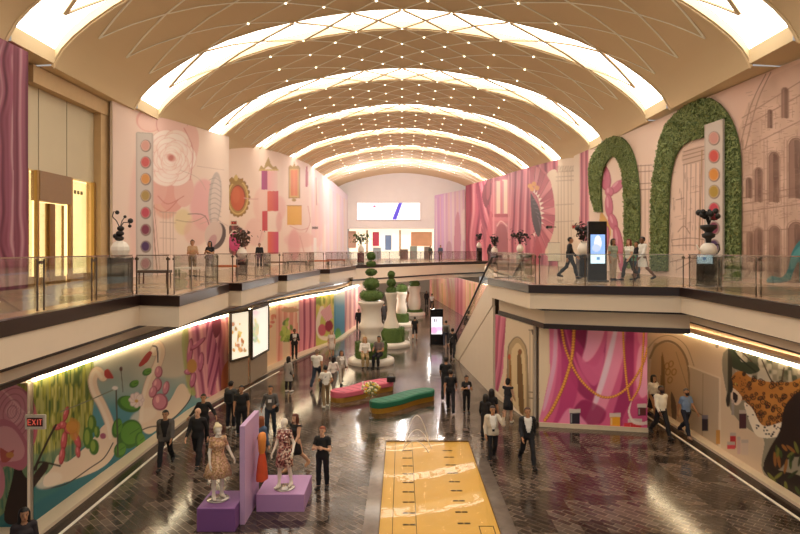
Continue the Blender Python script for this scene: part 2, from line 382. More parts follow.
# end wall: arched field closing the vault
ew = mat('#ece8e6', .8, var=.04, scale=.8)
mb = MB(); xs = np.linspace(-12, 12, 49)
mb.add([(x, YE, 9.9) for x in xs]+[(x, YE, vz(x)+.3) for x in xs], [(i,i+1,50+i,49+i) for i in range(48)])
mb.box(-12, YE+.02, 9.5, 12, YE+.4, 9.9); mb.box(-12,YE+.02,DK,-8.0,YE+.4,9.5); mb.box(5.2,YE+.02,DK,12,YE+.4,9.5)
struct('wall_end', mb, ew)
struct('wall_end_lower', MB().box(-12, 93, 0, 12, 93.3, 3.7), wl)

# vault with skylight slots every 8.8 m
BAY, SLOT = 8.8, 2.3
Y0 = [27.2+BAY*i for i in range(-4, 6)]             # near edge of each slot
X = np.array([p[0] for p in VP]); 
xs = np.concatenate([-X[:0:-1], X]); xs = np.unique(np.concatenate([xs, np.linspace(-11.3, 11.3, 41)]))
def vault_piece(mb, ya, yb, dz=0.):
    vs = [(x, ya, vz(x)+dz) for x in xs]+[(x, yb, vz(x)+dz) for x in xs]; n = len(xs)
    mb.add(vs, [(i, n+i, n+i+1, i+1) for i in range(n-1)], True)
    for s_ in (-1, 1): mb.quad((s_*12.1,ya,EYE+6.35+dz),(s_*14.2,ya,EYE+6.28+dz),(s_*14.2,yb,EYE+6.28+dz),(s_*12.1,yb,EYE+6.35+dz))
ce = MB(); ys = [-8.]
for y in Y0: ys += [y, y+SLOT]
ys += [YE+.2]
for i in range(0, len(ys), 2): vault_piece(ce, ys[i], ys[i+1])
for y in Y0:                                        # cheeks of the slots
    for yy in (y, y+SLOT):
        n = len(xs); ce.add([(x,yy,vz(x)) for x in xs]+[(x,yy,vz(x)+.35) for x in xs], [(i,i+1,n+i+1,n+i) for i in range(n-1)], True)
for y in Y0:                                        # feet of the slots
    for s_ in (-1, 1):
        x = s_*11.98; ce.quad((x,y,EYE+6.42),(s_*14.2,y,EYE+6.28),(s_*14.2,y+SLOT,EYE+6.28),(x,y+SLOT,EYE+6.42)); ce.quad((x,y,EYE+6.42),(x,y,EYE+7.),(x,y+SLOT,EYE+7.),(x,y+SLOT,EYE+6.42))
struct('ceiling', ce, mat('#d8c098', .8, var=.02, scale=.5))
# luminous skylight panels
def sky_mat():
    m = bpy.data.materials.new('luminous_skylight'); m.use_nodes = True; nt = m.node_tree; b = nt.nodes['Principled BSDF']
    b.inputs['Base Color'].default_value = (.9,.86,.78,1); b.inputs['Emission Color'].default_value = (1.,.955,.86,1); b.inputs['Emission Strength'].default_value = SKY
    return m
SKY = 5.3
SKM = sky_mat()
for i, y in enumerate(Y0):
    if i < 1: continue
    mb = MB(); n = len(xs)
    mb.add([(x,y,vz(x)+.33) for x in xs]+[(x,y+SLOT,vz(x)+.33) for x in xs], [(k,n+k,n+k+1,k+1) for k in range(n-1)], True)
    struct('window_%d' % i, mb, SKM)
    tr = MB()                                        # raised lip on both edges of the slot
    for yy, d in ((y-.16, 0), (y+SLOT+.1, 0)):
        tr.add([(x,yy,vz(x)-.05) for x in xs]+[(x,yy+.07,vz(x)-.05) for x in xs], [(k,n+k,n+k+1,k+1) for k in range(n-1)], True)
        tr.add([(x,yy,vz(x)-.05) for x in xs]+[(x,yy,vz(x)+.01) for x in xs], [(k,k+1,n+k+1,n+k) for k in range(n-1)], True)
    struct('trim_%d' % (30+i), tr, mat('#e6cfa8', .6))
# diagrid ribs and the small lights on its nodes
XK = [0,1.12,2.25,3.4,4.85,6.7,9.0,11.0]
def node(k): return math.copysign(XK[abs(k)], k) if k else 0.
rows = []
for y in Y0[1:]: rows += [y, y+SLOT/2, y+SLOT]+[y+SLOT+(BAY-SLOT)*q/6 for q in range(1, 6)]
rb = MB(); rv = MB(); dots = []
for j in range(len(rows)-1):
    for k in range(-7, 8):
        if (k+j) % 2: continue
        if j % 8 >= 3 and abs(k) <= 5 or (j % 8 in (0, 2) and abs(k) <= 4): dots.append((node(k), rows[j], j))
        for d in (-1, 1):
            k2 = k+d
            if abs(k2) > 7: continue
            xa, xb = node(k), node(k2); q = 1 if abs(xb-xa) < 1.5 else 4; sl = j % 8 < 2; w = .13 if sl else .07
            pa = None
            for t in np.linspace(0, 1, q+1):
                x = xa+(xb-xa)*t; p = np.array((x, rows[j]+(rows[j+1]-rows[j])*t, vz(x)-.02))
                if pa is not None: (rb if sl else rv).bar(pa, p, w, .06 if sl else .025)
                pa = p
struct('trim_21', rb, mat('#cdb592', .6)); struct('trim_22', rv, mat('#fff6e4', .6))
dm = MB().lathe([(.03,.02),(.05,.02),(.05,-.025),(.04,-.04),(.001,-.04)], 10).mesh('ceiling_downlight', mat('#ffe9c4', .5, emit=5.))
dots = [d for d in dots if 24 < d[1] < 84][:290]
for x, y, j in dots:
    o = bpy.data.objects.new('ceiling_downlight', dm); COL.objects.link(o); o.location = (x, y, vz(x)-.03)
    tag(o, 'tiny glowing downlight on a rib crossing of the tan vaulted ceiling', 'downlight', 'downlights on the vault ribs')
# LED coves on top of the lower walls
LEDM = mat('#ffe8c0', .5, emit=14.)
struct('trim_25', ribbon([(-8.62,13.95),(-8.56,24.),(-8.06,28.3),(-7.3,33.2),(-6.35,37.8),(-4.7,43.),(-3.65,54.)], 3.6, 3.68, .4, .1), br); struct('trim_26', ribbon([(10.28,12),(10.28,25.)], 3.62, 3.7, .4, .3), cr2)
def led(label, path, d, z1=3.58):
    o = obj('strip_light', ribbon(path, 3.44, z1, .05, d), LEDM); tag(o, label, 'strip light')
led('long glowing strip light along the top of the left lower mural wall', [(-8.62,13.95),(-8.56,24.),(-8.06,28.3),(-7.3,33.2),(-6.35,37.8),(-4.7,43.),(-3.65,54.)], -.02)
led('long glowing strip light along the top of the right lower leopard mural wall', [(10.28,12),(10.28,25.)], .02, 3.57)
# ------------------------------------------------------------------ printed hoardings, artwork drawn in code
MG = .93
PINKS = ['#7e2c44','#b04c62','#cf7280','#e8a4a4']
MAG = ['#8a1a4c','#b83070','#d4578c','#e88fb0']
def jit(n, a): return [rng.uniform(-a, a) for _ in range(n)]
def rose(c, x, y, r, k=1.35):
    for i, (q, n) in enumerate(((1.,6),(.82,6),(.64,5),(.48,5),(.33,4),(.2,3),(.1,2))):
        for j in range(n):
            a = j*2*PI/n+i*.9; ca, sa = math.cos(a), math.sin(a); px = x+ca*r*q*.66; py = y+sa*r*q*.66*k; e = r*(.2+.3*q); rot = math.atan2(sa*k, ca)
            c.ell(px, py, e, e*1.25, ['#e8b0a2','#e4a698','#eab8aa'][(i+j) % 3], rot); c.ell(px, py, e*.95, e*1.2, ['#f8e4d8','#f5d8ca','#f7ddd2'][(i+j*2) % 3], rot)
            c.ell(px-ca*e*.35, py-sa*e*.35*k, e*.7, e*.95, ['#d98c7e','#e09a8a','#d47f74'][(i*2+j) % 3], rot, .85, 8); c.ell(px+ca*e*.5, py+sa*e*.5*k, e*.3, e*.8, '#fdf0e6', rot, .5, 6)
    c.ell(x, y, r*.12, r*.14, '#c8665c', .4, .8, 4)
def palette(c, xl, xr, y0, y1, cx, rx, ry, pans):
    c.poly([(xl+1,y0),(xr-1,y0+1),(xr,y0+3),(xr,y1-2),(xr-1.5,y1),(xl+1.5,y1),(xl,y1-2),(xl,y0+2)], '#bdaea4', sm=False)
    c.poly([(xl+1.6,y0+1),(xr-2,y0+2),(xr-1.5,y1-2),(xl+2,y1-2)], '#cfc2b8', sm=False)
    for y, col in pans:
        c.ell(cx+.4, y+.4, rx+.9, ry+.9, '#8d7a70'); c.ell(cx, y, rx, ry, col); c.ring(cx, y, rx, ry, .8, '#efdccb', a=.25)
# --- left upper: rose and paint-pan strip
c = Canvas(106, 96, 236, 292, '#efd0bd'); c.vgrad([(106,'#eccbbb'),(150,'#f1cfc0'),(232,'#f2d8c4')], horiz=True)
c.put(c.noise(30,40,3)*.5, '#f3e0cc'); 
c.ell(143,215,14,70,'#ecb8ae',a=.55,blur=40); c.ell(204,205,14,26,'#eda8aa',a=.8,blur=25); c.ell(183,222,9,13,'#e6d08c',a=.7,blur=18); c.ell(166,205,12,14,'#e08a60',a=.5,blur=18); c.ell(196,232,12,14,'#e6b0a4',a=.6,blur=20)
c.ell(150,120,14,12,'#e8aea2'); c.ell(150,121,12,10,'#f0c5b8'); c.ell(172,124,16,15,'#eec4b8'); c.ring(172,124,16,15,1,'#d8958c')
c.ell(187,150,11,26,'#eebdb0',.2); c.ell(172,196,13,16,'#e8a698'); c.ell(158,188,9,16,'#eab0a2'); c.ell(184,190,10,17,'#edb9ac')
rose(c, 171, 158, 22)
for p in ([(152,206),(165,212),(178,200)],[(158,196),(168,204),(184,196)],[(184,128),(193,150),(190,180)]): c.line(p, 1, '#cd7468', .7)
for q in (163,166,170,173): c.line([(q,212),(q+.5,260)], .6, '#c0a090', .8)
for y in (212,222,238,254): c.line([(160,y),(176,y+1)], .8, '#c4a494', .8)
c.line([(188,214),(205,216),(212,236),(218,246)], .8, '#8a6a60'); c.line([(176,220),(192,222),(206,216)], .6, '#a98a74')
c.ell(215,200,6.6,28,'#c9b8ae',.06); c.ell(215.5,201,4.6,24,'#e0ccc0',.06)
for q in range(9): c.line([(209.5,180+q*5),(215,178+q*5),(221,182+q*5)], .6, '#988880', .8)
c.ell(216,236,9.5,14,'#5e4c48',.3); c.ell(213.5,233.5,8.5,12.5,'#dcc2b4',.3); c.ell(212,242,4,8,'#c88e90',.4,.8)
c.line([(152,205),(156,260),(158,278)], .9, '#8d6a58'); c.line([(154,205),(160,270)], .6, '#b08a70')
for p in ([(197,166),(210,168),(224,170)],[(200,224),(215,220),(228,226)],[(180,170),(198,178),(206,190)]): c.line(p, .5, '#c8a898', .9)
palette(c, 135.6, 153.5, 132, 276, 145.4, 4.5, 5.3, [(145.5,'#d79a8a'),(162,'#d4504c'),(178.8,'#dc9233'),(195.5,'#b0903e'),(212.5,'#cc3e54'),(229.5,'#7e2444'),(246.3,'#4a285e'),(263.5,'#b27c7c')])
hoarding('mural_panel', 'tall pink hoarding printed with a big rose and a column of round paint pans', [(-12.3,25.5,12.85),(-12.05,29.,13.05),(-11.3,39.2,13.9)], DK, c, 1, MG)
# --- left upper: framed mirrors and colour blocks
c = Canvas(222, 138, 352, 275, '#f2d8c4')
c.vgrad([(230,'#f3d8c2'),(290,'#f4d9c8'),(318,'#f3dcd8'),(332,'#f2e2ee'),(350,'#f0e4f2')], horiz=True)
for i in range(22):
    x = 310+i*1.8; c.line([(x,176+i*1.2),(x+.6,250)], 1.4, ['#f6ead8','#eec8d0','#e8d4ea','#f4d8c0'][i % 4], .55)
for x, y, rx, ry, col in ((263,205,10,18,'#f0bfb0'),(280,208,6,12,'#eeb4ac'),(255,232,10,14,'#efbcb0'),(300,240,16,8,'#eebcb4'),(318,225,6,22,'#f0c4c4'),(294,245,6,16,'#e8a0a0'),(325,205,5,20,'#f0cdd0')): c.ell(x,y,rx,ry,col,a=.65,blur=14)
for i in range(20):
    a = i*2*PI/20; c.ell(238+math.cos(a)*10.4, 197.5+math.sin(a)*17.5, 2, 2.4, '#9c7430')
c.ell(238,197.5,10.6,17.6,'#b48a38'); c.ring(238,197.5,10.2,17,1.2,'#e0bd68'); c.ell(238,198,7.6,13,'#8a3a18'); c.ell(237.6,198.4,7,12.3,'#d05c24'); c.ell(236,195,4,8,'#dc7038',a=.6,blur=8)
c.poly([(229,181),(232,177),(235,180),(236,174),(239,180),(243,178),(242,183),(236,185)], '#a8812f'); c.ell(236,178,2,3,'#d9b860')
for i in range(26):
    a = i*2*PI/26; r = rng.uniform(.85,1.2); c.ell(235+math.cos(a)*10*r, 240+math.sin(a)*12*r, 2.4, 3, ['#6b3a32','#8a5a44','#4c4030','#a05048'][i % 4])
c.ell(234.6,242,6,9.5,'#c8306c'); c.ell(233,240,3,6,'#d84a80',a=.7,blur=6)
c.poly([(258.5,171),(261,165),(264,168),(266,162),(268.4,157),(270.5,163),(273,167),(276,166),(279,171),(272,169),(268,166),(263,171)], '#b39042', sm=False); c.line([(260,170),(278,170)], 1.4, '#d3b058')
def block(pts, a, b): m = c.mask(pts, False); c.vgrad([(pts[0][0],a),(pts[1][0],b)], m, True)
block([(261.6,170.5),(267.2,170.5),(267.2,189.5),(261.6,189.5)], '#b23a80', '#a8326e'); block([(267.2,171),(277.6,171),(277.6,190.6),(267.2,190.6)], '#f2a8a6', '#f3cdc0')
block([(267.4,191),(278.2,191),(278.2,211),(267.4,211)], '#e8683c', '#cf3c4c'); block([(262,211),(267.6,211),(267.6,230.6),(262,230.6)], '#d4323e', '#cc4048')
block([(267.6,231.6),(278.6,231.6),(278.6,254),(267.6,254)], '#e86838', '#cc3a74'); c.rect(267.8,211.5,278,231,'#f5dccb'); c.ell(279,222,3,10,'#e8a8a0',a=.7,blur=5)
c.rect(288.4,167.4,300,198.4,'#a67c2c'); c.rect(289.3,168.5,299,197.4,'#d6a648'); c.rect(290.6,170,297.6,195.8,'#df7428'); c.rect(293,170,295.4,195.8,'#e99040',.5)
c.poly([(288,168),(290,165),(293,166.5),(294.2,161.5),(295.6,166.5),(298,165),(300.4,168)], '#b28c3a', sm=False); c.ell(294,200,2.2,1.6,'#b28c3a')
c.rect(287,205.6,301.6,225,'#e2a420'); c.rect(288,206.5,300.6,224,'#eab42e',.7); c.line([(287,205.6),(301.6,205.6)],.8,'#b27c14')
c.poly([(306,168),(307.6,168),(308,184),(306.6,187),(305.2,184)], '#c85468'); c.line([(316,178),(316.6,205)],1,'#b86a80',.7)
for p in ([(244,198),(252,199),(258,199)],[(290,226),(300,230),(308,228)],[(262,232),(258,246)],[(300,236),(304,252)],[(308,206),(310,222),(306,232)]): c.line(p,.8,'#dca49c')
c.rect(313.6,237.6,316.6,256,'#f4eeea'); c.rect(312,226.6,318,229,'#3c2c2c',.85)
hoarding('mural_panel', 'upper left hoarding printed with gilt framed mirrors and orange and pink blocks', [(-11.9,40.6,13.7),(-10.9,45.7,14.4),(-10.2,51.5,14.75),(-9.5,60.6,15.3),(-9.2,77.,15.5),(-7.7,84.8,14.3)], DK, c, 1, MG)
# --- right upper, far: purple LED glow put into the print colour, pink drapes, windows and a fan
c = Canvas(425, 140, 586, 275, '#e8d2ba')
c.vgrad([(432,'#d9b4dc'),(442,'#dcb2e2'),(450,'#ecd6e0'),(468,'#efd0d2')], c.mask([(425,140),(470,140),(470,280),(425,280)],False), True)
for i in range(16): c.line([(434+i*2.1,200-i*1.1),(434.6+i*2.1,262)], 1.1, ['#e6c4ea','#f6e8e6','#d8a6d0','#f0c8c8'][i % 4], .7)
c.poly([(454,240),(456,216),(459,214),(461,240),(459,262),(455,262)], '#d898b0', .8); c.ell(449,250,3,9,'#c89ab0',a=.7); c.ell(464,225,3,16,'#f6e6e0',a=.8)
c.folds([(465,180),(560,140),(560,280),(465,280)], PINKS, 9.5, .02, 1.4, 4)
c.folds([(476,178),(484,176),(492,228),(492,262),(484,262),(480,214)], PINKS, 5.5, -.18, 1.6, 9); c.poly([(485,184),(491,178),(491,196),(486,208),(482,196)], '#7c3e48'); c.poly([(487,184),(490,180),(490,194),(487,200)], '#a85a62')
c.poly([(476,190),(480,188),(486,232),(485,240)],'#8c3c50',.8); c.poly([(490,212),(494,230),(488,260),(484,262)],'#c8606e',.8)
c.rect(492,172,510,262,'#cf7480'); c.poly([(491,180),(509.6,173.5),(509.6,177),(491,183)],'#b85c6a',sm=False)
for x in (495,502.4): c.rect(x,181-(x-495)*.2,x+5.4,213.6,'#ecd2ba'); c.rect(x,181,x+1.2,213.6,'#c9898a')
c.rect(492,214,510,217,'#b4525e'); c.rect(492,217.6,510,221,'#d98088'); c.rect(495.6,223,508,262,'#c77a84'); c.poly([(496,262),(496,232),(501,224),(507,231),(507.6,262)],'#a45a64'); c.line([(497,226),(501,221),(507,226)],1,'#ecc0b4')
for x in (493.6,508.6): c.line([(x,176),(x,262)],1.3,'#e59a9c')
c.folds([(509.6,172),(531,164),(531,280),(509.6,280)], PINKS, 7.2, .01, 1.2, 12)
c.rect(558,140,580,280,'#e4ceb4')
fx, fy = 531.5, 213.
fan = [(529,167.4),(537,166.6),(545,171),(550.6,182),(554.4,199),(555.2,218),(552,236),(545,252),(536,254),(531,248)]
c.poly(fan+[(530,210)], '#d0707a')
for i, a in enumerate(np.linspace(-1.62, 1.32, 15)):
    x = fx+math.cos(a)*25; y = fy+math.sin(a)*47; a2 = a+.2
    c.poly([(fx+math.cos(a)*9,fy+math.sin(a)*18),(x,y),(fx+math.cos(a2)*25,fy+math.sin(a2)*46)], ['#c4606e','#df8c90','#b65464'][i % 3], .9, False)
    c.line([(fx+math.cos(a)*9,fy+math.sin(a)*18),(x,y)], .5, '#8e3e4c')
c.poly([(545,252),(552,236),(555,219),(554,199),(550.6,182),(547,174),(556,170),(560,190),(561,235),(552,256)], '#e4ceb4')
for a in np.linspace(-1.4, 1.2, 13): c.poly([(fx+math.cos(a)*9,fy+math.sin(a)*21),(fx+math.cos(a+.1)*13,fy+math.sin(a+.1)*25),(fx+math.cos(a+.2)*9,fy+math.sin(a+.2)*21)],'#f4e6d4',1,False)
c.poly([(530.4,194),(534,198),(539,208),(541.6,220),(541,230),(538.6,237),(534.6,230),(531.6,216)], '#4e4246'); 
for i in range(7): c.line([(532+i*1.3,200+i*4),(537+i*.6,199+i*5)],.6,'#8c8088',.8)
for x, y in ((530,186),(534,184),(537,188),(532,189)): c.ell(x,y,2.2,2.4,'#e2a04a'); 
c.poly([(536,236),(542,250),(540,264),(536,264)],'#b8505e'); 
for x in (558,561,564,568,571,575): c.line([(x,172),(x+.4,262)],.8,'#b59c80',.8)
for y in (172,177,181,205,222): c.line([(556,y),(580,y-1.4)],.9,'#b89e84',.9)
for i in range(14): c.line([(556.6+i*1.7,166),(557.6+i*1.7,171)],.6,'#a48c70')
c.rect(575,223,580,229,'#b06a66',.5)
hoarding('mural_panel', 'long upper right hoarding printed with pink drapes and an open fan', [(12.05,42.,13.15),(11.2,55.5,14.),(10.6,65.,14.5),(8.9,84.,15.5)], DK, c, -1, MG)
tl = hoarding('lit_wall_panel', 'pale purple lit panel closing the far right end of the upper wall', [(8.85,84.2,15.),(4.6,84.6,14.2)], DK, c, -1, MG, cat='wall panel')  # not emissive; its purple glow sits in the print colour
# --- right upper, near: line-drawn arcade, paint pans
c = Canvas(572, 50, 806, 300, '#eecbb6'); c.vgrad([(572,'#e9cfb8'),(660,'#ecccb8'),(735,'#ecc4b0'),(806,'#dfb8a2')], horiz=True)
K1, K2, K3 = '#9a7464', '#7a5246', '#c49c88'
c.rect(572,40,581,300,'#e4ceb4'); c.folds([(579.8,146),(588.5,142),(589.4,242),(579.4,240)], PINKS, 4.2, 0, 1, 5)
for x in (638,641,645,649): c.line([(x,165),(x,270)],.8,K3)
for y in (166,172,184,190): c.line([(637,y),(652,y-1)],1,K1,.8)
def sketch(x0, x1, y0, y1, n, seed):
    r = np.random.RandomState(seed)
    for _ in range(n):
        x = r.uniform(x0,x1); y = r.uniform(y0,y1); L = r.uniform(3,14)
        if r.rand() < .55: c.line([(x,y),(x+r.uniform(-.6,.6),y+L)], .6, K1, .55)
        else: c.line([(x,y),(x+L*.6,y-L*.15)], .6, K1, .55)
sketch(668,708,170,275,90,2)
for x in (684,687,691,696,700,703): c.line([(x,158),(x-1,250)],.8,K1,.8)
c.poly([(684,152),(703,146),(704,160),(684,164)],'#d8b49e'); 
for y in (150,154,158,163): c.line([(683,y+2),(705,y-4)],.9,K2,.7)
for p in ([(672,240),(690,238),(706,240)],[(672,246),(690,245),(706,247)],[(670,262),(690,258),(708,262)],[(676,200),(684,198)],[(700,252),(690,262),(676,270)],[(678,232),(684,226),(690,234)]): c.line(p,.8,K1)
# arcade on the right
c.poly([(738,300),(738,132),(748,104),(772,76),(806,60),(806,300)],'#dfb8a0',.55,False)
for a, b in (((739,150),(766,74)),((745,150),(771,72))): c.line([a,((a[0]+b[0])/2-1,(a[1]+b[1])/2-8),b],.9,K2,.8)
for y0, y1 in ((118,78),(128,92),(198,186),(204,193),(212,203),(232,228),(150,118)): c.line([(742,y0),(770,(y0*.56+y1*.44)),(806,y1)],1,K1,.8)
def arch(x, y, w, h, f='#8f6656', lw=.9):
    p = [(x-w/2,y+h),(x-w/2,y+w*.5)]+[(x-w/2*math.cos(t),y+w*.55*(1-math.sin(t))) for t in np.linspace(.2,PI-.2,7)]+[(x+w/2,y+w*.5),(x+w/2,y+h)]
    c.poly(p, f, .9, False); c.poly([(q[0]*.72+(x+w*.16)*.28, q[1]+w*.12) for q in p if q[0] > x-w*.3]+[(x-w*.05,y+h)], '#5e3c32', .8, False)
    c.line(p, lw, K2, .9, False); c.line([(q[0]+(q[0]-x)*.25, q[1]-w*.12) for q in p], lw*.7, K1, .8, False)
arch(749,178,5,20); arch(758.5,168,7,34); arch(774,152,10,50); arch(796,138,14,60,lw=1.2); arch(785,88,6,30); arch(770,110,4,18); arch(806,78,9,40)
arch(750,232,6,30); arch(758.5,228,8,44); arch(774.5,226,11,54); arch(796,222,15,62,lw=1.2)
for x in (742,752.6,764,767,784,787): c.line([(x,140),(x+.5,275)],.7,K1,.75)
sketch(742,805,90,272,330,8); c.put(c.mask([(738,300),(738,132),(748,104),(772,76),(806,60),(806,300)],False)*c.noise(9,12,5),'#b48c76',.55)
for i in range(120): x = rng.uniform(744,804); y = rng.uniform(105,215); c.rect(x,y,x+rng.uniform(2,5),y+.7,K1,.5)
# balloon figure inside the first arch, yellow drape
c.poly([(600,214),(606,218),(611,232),(606,246),(600,244)],'#d9a032'); c.poly([(600,222),(605,228),(603,240),(600,240)],'#eab84c')
for x, y, rx, ry, r in ((605,178,6,13,-.15),(617,187,4.6,9,.75),(623,181,2,3,.6),(609.4,192,4.6,5,0),(609,206,4.2,12,-.05),(613,222,4.6,9,-.3),(618,242,4.8,17,-.14),(606,240,3.4,14,.1),(621,262,3,10,-.1)):
    c.ell(x,y,rx,ry,'#a8425c',r); c.ell(x-.5,y-.4,rx*.86,ry*.9,'#cc6480',r); c.ell(x-rx*.35,y-ry*.3,rx*.25,ry*.45,'#e8a0b0',r,.8)
0 and palette(c, 704.6, 722, 122, 262, 713.6, 5, 6.2, [(138,'#cf9488'),(156,'#d05248'),(174.5,'#d88c36'),(191.5,'#b09036'),(209,'#c64052'),(228,'#7a2a48'),(246,'#4a2a58')])
c.folds([(720,124),(726,122),(727,280),(721.4,280)], ['#b87078','#d49a98','#e4b8b0'], 3, 0, .6, 3)
c.line([(702,150),(699,262)],1,'#a3784a')
# teal shoe sketch
T1, T2 = '#2f7f84', '#1f5a62'
c.poly([(767,279),(772,276),(782,277),(788,268),(792,252),(800,240),(808,236),(808,282),(800,283),(799,262),(794,270),(790,280),(780,283),(768,283)], T1); c.poly([(790,262),(796,250),(806,242),(806,250),(797,260),(792,270)], '#469a9c'); c.line([(768,282.5),(781,282.5),(791,279)],1,T2)
c.rect(572,283,806,300,'#d4ae98')
MURAL_R = hoarding('mural_panel', 'upper right hoarding with a line-drawn stone arcade and a strip of paint pans', [(13.6,14.,12.75),(12.9,21.4,12.8),(12.6,24.7,12.8),(12.1,32.6,12.8),(12.0,41.9,13.15)], DK, c, -1, MG)
# --- left upper, nearest: pink curtain print on a deep relief panel
# --- left lower: swans
c = Canvas(-4, 300, 236, 530, '#9aa89a')
c.vgrad([(310,'#dcc8ae'),(350,'#d2c4ac'),(385,'#a9b5a6'),(410,'#5f98a0'),(450,'#3d7c88'),(520,'#2c6066')])
c.put(c.noise(18,14,4)*.35,'#2d6a74'); c.ell(170,352,30,26,'#dccbb0',a=.7,blur=30)
wm = c.mask([(-4,520),(-4,372),(36,380),(92,352),(96,380),(90,440),(60,470),(30,490)],False); c.put(wm,'#8d8f3c')
c.speckle(wm,['#b0ab48','#5d6a2c','#c9c272','#46602e','#a8a860'],1.6,14,11,.55,.9); c.put(c.blurm(c.mask([(-4,530),(-4,440),(40,455),(90,438),(86,475),(40,500)],False),30),'#44786e',.6)
W1, W2, W3 = '#ead2b6', '#f2e2cc', '#b89a84'
def swan(neck, wn, body, beak, keel):
    c.line(neck, wn+1.4, W3, .7); c.poly(body, W1); c.line(neck, wn, W1)
    c.line([(x-wn*.2,y) for x, y in neck], wn*.4, W2, .8); c.poly(beak, '#b03c34'); c.line(keel, 1.1, '#3a2622')
    c.ell(body[0][0]*.5+body[2][0]*.5, body[0][1]*.5+body[2][1]*.5+3, 14, 7, W2, -.4, .6, 14)
swan([(103,377),(97,371),(92.6,380),(95,392),(102,405),(109,422),(112,438)], 8.5, [(46,487),(44,478),(52,468),(58,455),(66,462),(80,452),(92,440),(104,425),(115,424),(117,442),(112,458),(98,470),(70,481)], [(104,372),(108,369),(113,376),(113,378.5),(106,378)], [(44,489),(66,484),(90,468),(104,458),(113,443)])
swan([(154,352),(158,345),(161,352),(157,366),(150,380),(145,398),(143,420)], 8, [(141,428),(140,414),(146,398),(156,396),(168,402),(178,386),(184,384),(187,388),(191,390),(189,401),(180,412),(164,424),(150,434)], [(152,353),(148,352),(139,364),(141,366.5),(148,361)], [(142,430),(150,427),(166,424),(180,412),(190,399),(192,388)])
c.line([(153,346),(157,348),(158,362)],1.4,'#4c3a34')
def balloon(lst, d='#94303c', l='#c45a5c', h='#e8989a'):
    for x, y, rx, ry, r in lst: c.ell(x,y,rx,ry,d,r); c.ell(x-.4,y-.4,rx*.82,ry*.86,l,r); c.ell(x-rx*.3,y-ry*.3,rx*.22,ry*.4,h,r,.8)
balloon([(66,414,2.6,8,.25),(58,427,5.5,3,-.25),(63,425,4,4,0),(64,441,3.2,10,.12),(62,456,3,9,.15),(77,440,3.4,9,-.3),(70,430,6,4.5,.2),(78,452,2.6,6,-.1)])
c.ell(72,427,6,6,'#c88a3c',.2); c.ell(73,426,4,4,'#d8a458',.2); c.poly([(70,418),(80,424),(76,440),(70,436)],'#c0843a',.8)
balloon([(158.6,372,4,6,.1),(157,385,5,7,.2),(160,402,8,8.5,0),(166,388,3.4,7,.2),(153,392,4,6,.3)], '#9c4a5c','#cf8490','#f0b8b8')
for x, y, rx, ry in ((92,424,4.5,9),(88,438,5,11),(94,447,5,8),(97,432,3,6)): c.ell(x,y,rx,ry,'#49702c'); c.ell(x-1,y-1,rx*.5,ry*.7,'#8aa048')
c.ell(103,436,3,3,'#a85a70')
for x, y, rx, ry, r in ((129,404,12,8,.3),(134,384,5,3.5,-.5),(147,372,5,3.4,-.5),(130,434,12,15,.4),(117,428,5,10,.2),(120,450,6,8,.3),(140,441,5,9,0)):
    c.ell(x,y,rx,ry,'#3e6e2c',r); c.ell(x+1,y-1,rx*.82,ry*.78,'#5f9438',r); c.line([(x,y),(x+rx*.8,y-ry*.4)],.5,'#31571f')
for a in range(8): c.ell(136.5+math.cos(a*.8)*4,400+math.sin(a*.8)*4,3,4,'#ecd8cc',a*.8+1.5); c.ring(136.5+math.cos(a*.8)*4,400+math.sin(a*.8)*4,3,4,.6,'#c49aa0',a*.8+1.5,.6)
c.ell(136.5,401,1.8,1.6,'#d8a858')
c.line([(116,388),(117,420),(118,455)],1.6,'#4c4a3e'); c.line([(60,412),(90,400),(115,389)],1,'#7c7c68'); c.ell(115,388,3,2,'#e8e0d8'); c.line([(121,370),(123,392)],.8,'#5a5046'); c.ell(121,369,1.6,2.4,'#5a3a38')
TR = '#33241e'
c.poly([(4,520),(14,470),(12,440),(20,446),(22,470),(30,478),(44,462),(48,468),(32,492),(28,520)],TR); c.line([(20,470),(18,440),(8,420)],3,TR); c.line([(30,478),(48,440),(56,425)],2.2,TR); c.line([(24,460),(34,440)],1.6,TR); c.line([(36,470),(40,462),(60,466)],1.8,TR)
c.ell(10,424,28,40,'#b4606c'); c.ell(8,420,26,37,'#d08a90')
for i in range(8): c.line([(2+i*3,390+i*3),(12+i*2,400+i*2),(6+i*2.6,412),(16+i*1.5,424-i)],1.2,'#e6b2b2',.8); 
for i in range(5): c.ring(12,412,5+i*4,7+i*6,1,'#a85a68',.3,.7)
c.poly([(-4,424),(12,422),(26,440),(30,456),(22,470),(6,466),(-4,470)],'#c0707c'); c.poly([(-4,430),(12,428),(24,446),(20,460),(-4,458)],'#d99a9c'); c.poly([(0,448),(8,452),(14,450),(10,460),(2,462)],'#b4584e'); c.ell(10,455,4,3,'#c8864a')
c.ell(-2,482,7,18,'#c8808a')
c.folds([(184,330),(236,300),(236,395),(196,398),(186,380)], ['#8c3a58','#bd6a84','#d9929c','#ecc0b8'], 11, -.12, 1.6, 21)
c.folds([(206,322),(212,320),(220,360),(214,396),(208,394)], ['#7c3050','#b4587a','#dc98a4'], 6, .2, 1.2, 23)
c.poly([(212,322),(220,318),(221,330),(215,338)],'#7a2c44'); c.poly([(222,372),(229,360),(230,380),(222,390)],'#cf7a4a',.8); c.poly([(183,330),(188,328),(190,372),(196,394),(188,390),(182,350)],'#a8b060',.8,blur=4)
balloon([(188,372,4,3,0),(193,380,3,8,.2),(190,352,3,14,.1),(198,344,10,2.4,-.7),(201,362,3,10,.1)], '#8c3050','#c4708c','#e8a8b4'); c.ell(192,366,5,7,'#c8904c'); 
